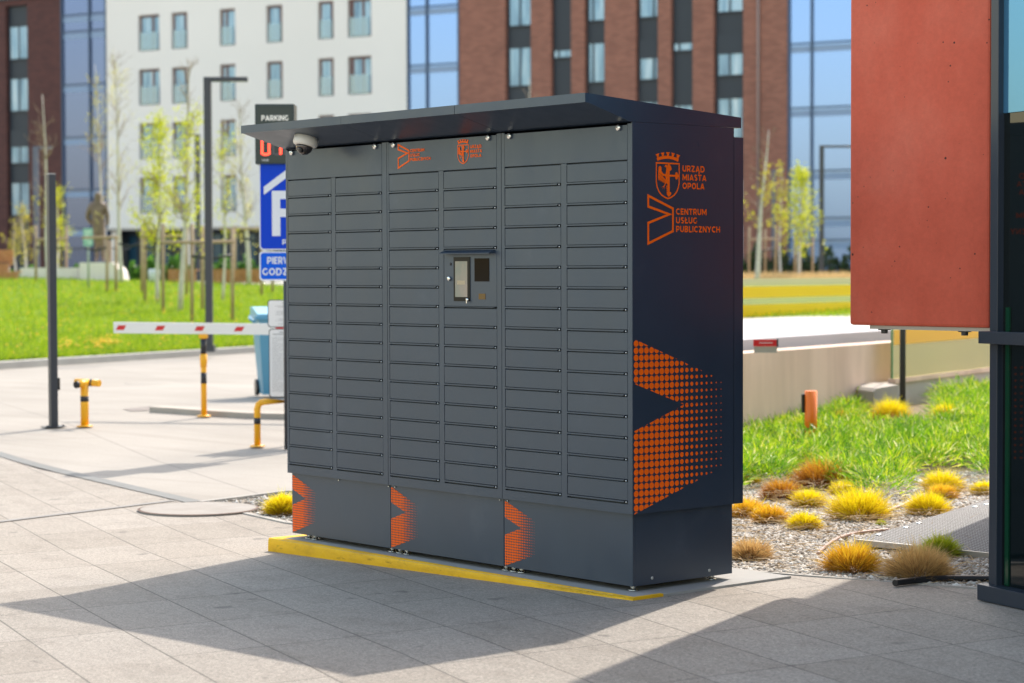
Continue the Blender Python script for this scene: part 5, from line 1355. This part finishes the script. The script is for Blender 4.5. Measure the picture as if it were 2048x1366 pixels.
# ---- white building with left glass strip
sW0, sW1 = su(126.5), su(920); eW = bempty('white_building', sW0, 'white rendered building with brown framed windows between two blue glass strips')
curtain(eW, sW0, 127, 217, [su_ for su_ in (183,)], [17.05, 16.05, 12.85, 9.67, 6.5, 4.15], top=22)
colsW = [(281, 323, .62, (.62,)), (347, 379, .5, (.78,)), (443, 474, .5, (.35,)), (536, 568, .5, (.82,)), (639, 670, .5, (.8,)), (698, 745, .5, (.15, .6)), (768, 800, .5, (.5,))]
holes = []; wins = []
for (u0, u1, _, mu) in colsW[:6]:
    for z in ZB0: holes.append((su(u0), su(u1), z, z+2.13)); wins.append((su(u0), su(u1), z, z+2.13, mu))
wall_holes(eW, 'white_wall', sW0, su(217.5), su(815.5), 4.1, 22, holes, M_REND, .3)
for a, b_, z0, z1, mu in wins: win(eW, sW0, a+.02, b_-.02, z0+.02, z1-.02, mu)
b = MB(); b.box(su(217.5)-sW0, su(815.5)-sW0, 1.2, 1.3, GZ, 4.09); b.box(su(217.5)-sW0, su(815.5)-sW0, 1.3, 13.9, GZ, 4.09); gf = b.build('ground_floor', M_DARKP, eW)
b = MB()
for i, u in enumerate(range(235, 815, 34)):
    x = su(u)-sW0; b.box(x, x+.55, 1.14, 1.199, GZ+.3, 3.7)
b.build('shop_glazing', M_WG2, gf)
for u in (222, 370, 520, 670, 800):
    b = MB(); b.box(su(u)-sW0, su(u)-sW0+.4, .1, .5, GZ, 4.09); b.build('pillar', M_REND, eW)
b = MB(); b.box(su(218)-sW0, su(815)-sW0, -.25, .0-.002, 3.98, 4.12); b.build('canopy_edge', M_CONC, eW)
curtain(eW, sW0, 816, 920, [855], [19.2, 16.0, 12.82, 9.65, 6.5, 4.15], top=22, gm=M_CGR)
# ---- right brick building
sR0, sR1 = su(920.5), su(2300); eR = bempty('brick_building', sR0, 'red brick building with dark vertical window bays and a glass strip at right')
wc = [(1012, 1063, 'w', (.5,)), (1103, 1143, 's', ()), (1170, 1210, 'w', (.3,)), (1272, 1316, 'w', (.75,)), (1342, 1385, 's', ()), (1427, 1486, 'w', (.48,))]
holes = [(su(a), su(b_), GZ+.01, 21.) for a, b_, *_ in wc]
sG = su(1574)
wall_holes(eR, 'brick_wall', sR0, sR0, sG, GZ, 22, holes, M_BRK, .5)
for ci, (u0, u1, ty, mu) in enumerate(wc):
    a, b_ = su(u0), su(u1)
    b = MB(); b.box(a-sR0+.01, b_-sR0-.01, .28, .40, GZ+.02, 20.99); b.build('dark_panel', M_DARKP, eR)
    if ty == 'w':
        for i, z in enumerate([14.58, 11.36, 8.15, 4.95, 1.75]):
            win(eR, sR0, a+.12, b_-.03, z, z+2.15, mu, M_DARKP, .16, .47 if (ci, i) in ((3, 1), (5, 1), (5, 3), (0, 2)) else 0, False)
    else:
        for z in (12.75, 9.55, 6.35, 3.15): win(eR, sR0, a+.05, b_-.02, z, z+.5, (.3,), M_DARKP, .16, 0, False)
b = MB(); x = su(1517)-sR0; b.tube([(x, -.08, GZ), (x, -.08, 22)], .07, 8); b.build('drainpipe', mat('pipe_grey', (.30, .22, .20), .5), eR)
curtain(eR, sR0, 1575, 1790, [1622, 1712], [15.95-.0, 12.8, 9.6, 6.45, 4.1, 3.0], top=22, gm=M_CGR)
wall_holes(eR, 'brick_wall', sR0, su(1791), sR1, GZ, 22, [], M_BRK, .5)
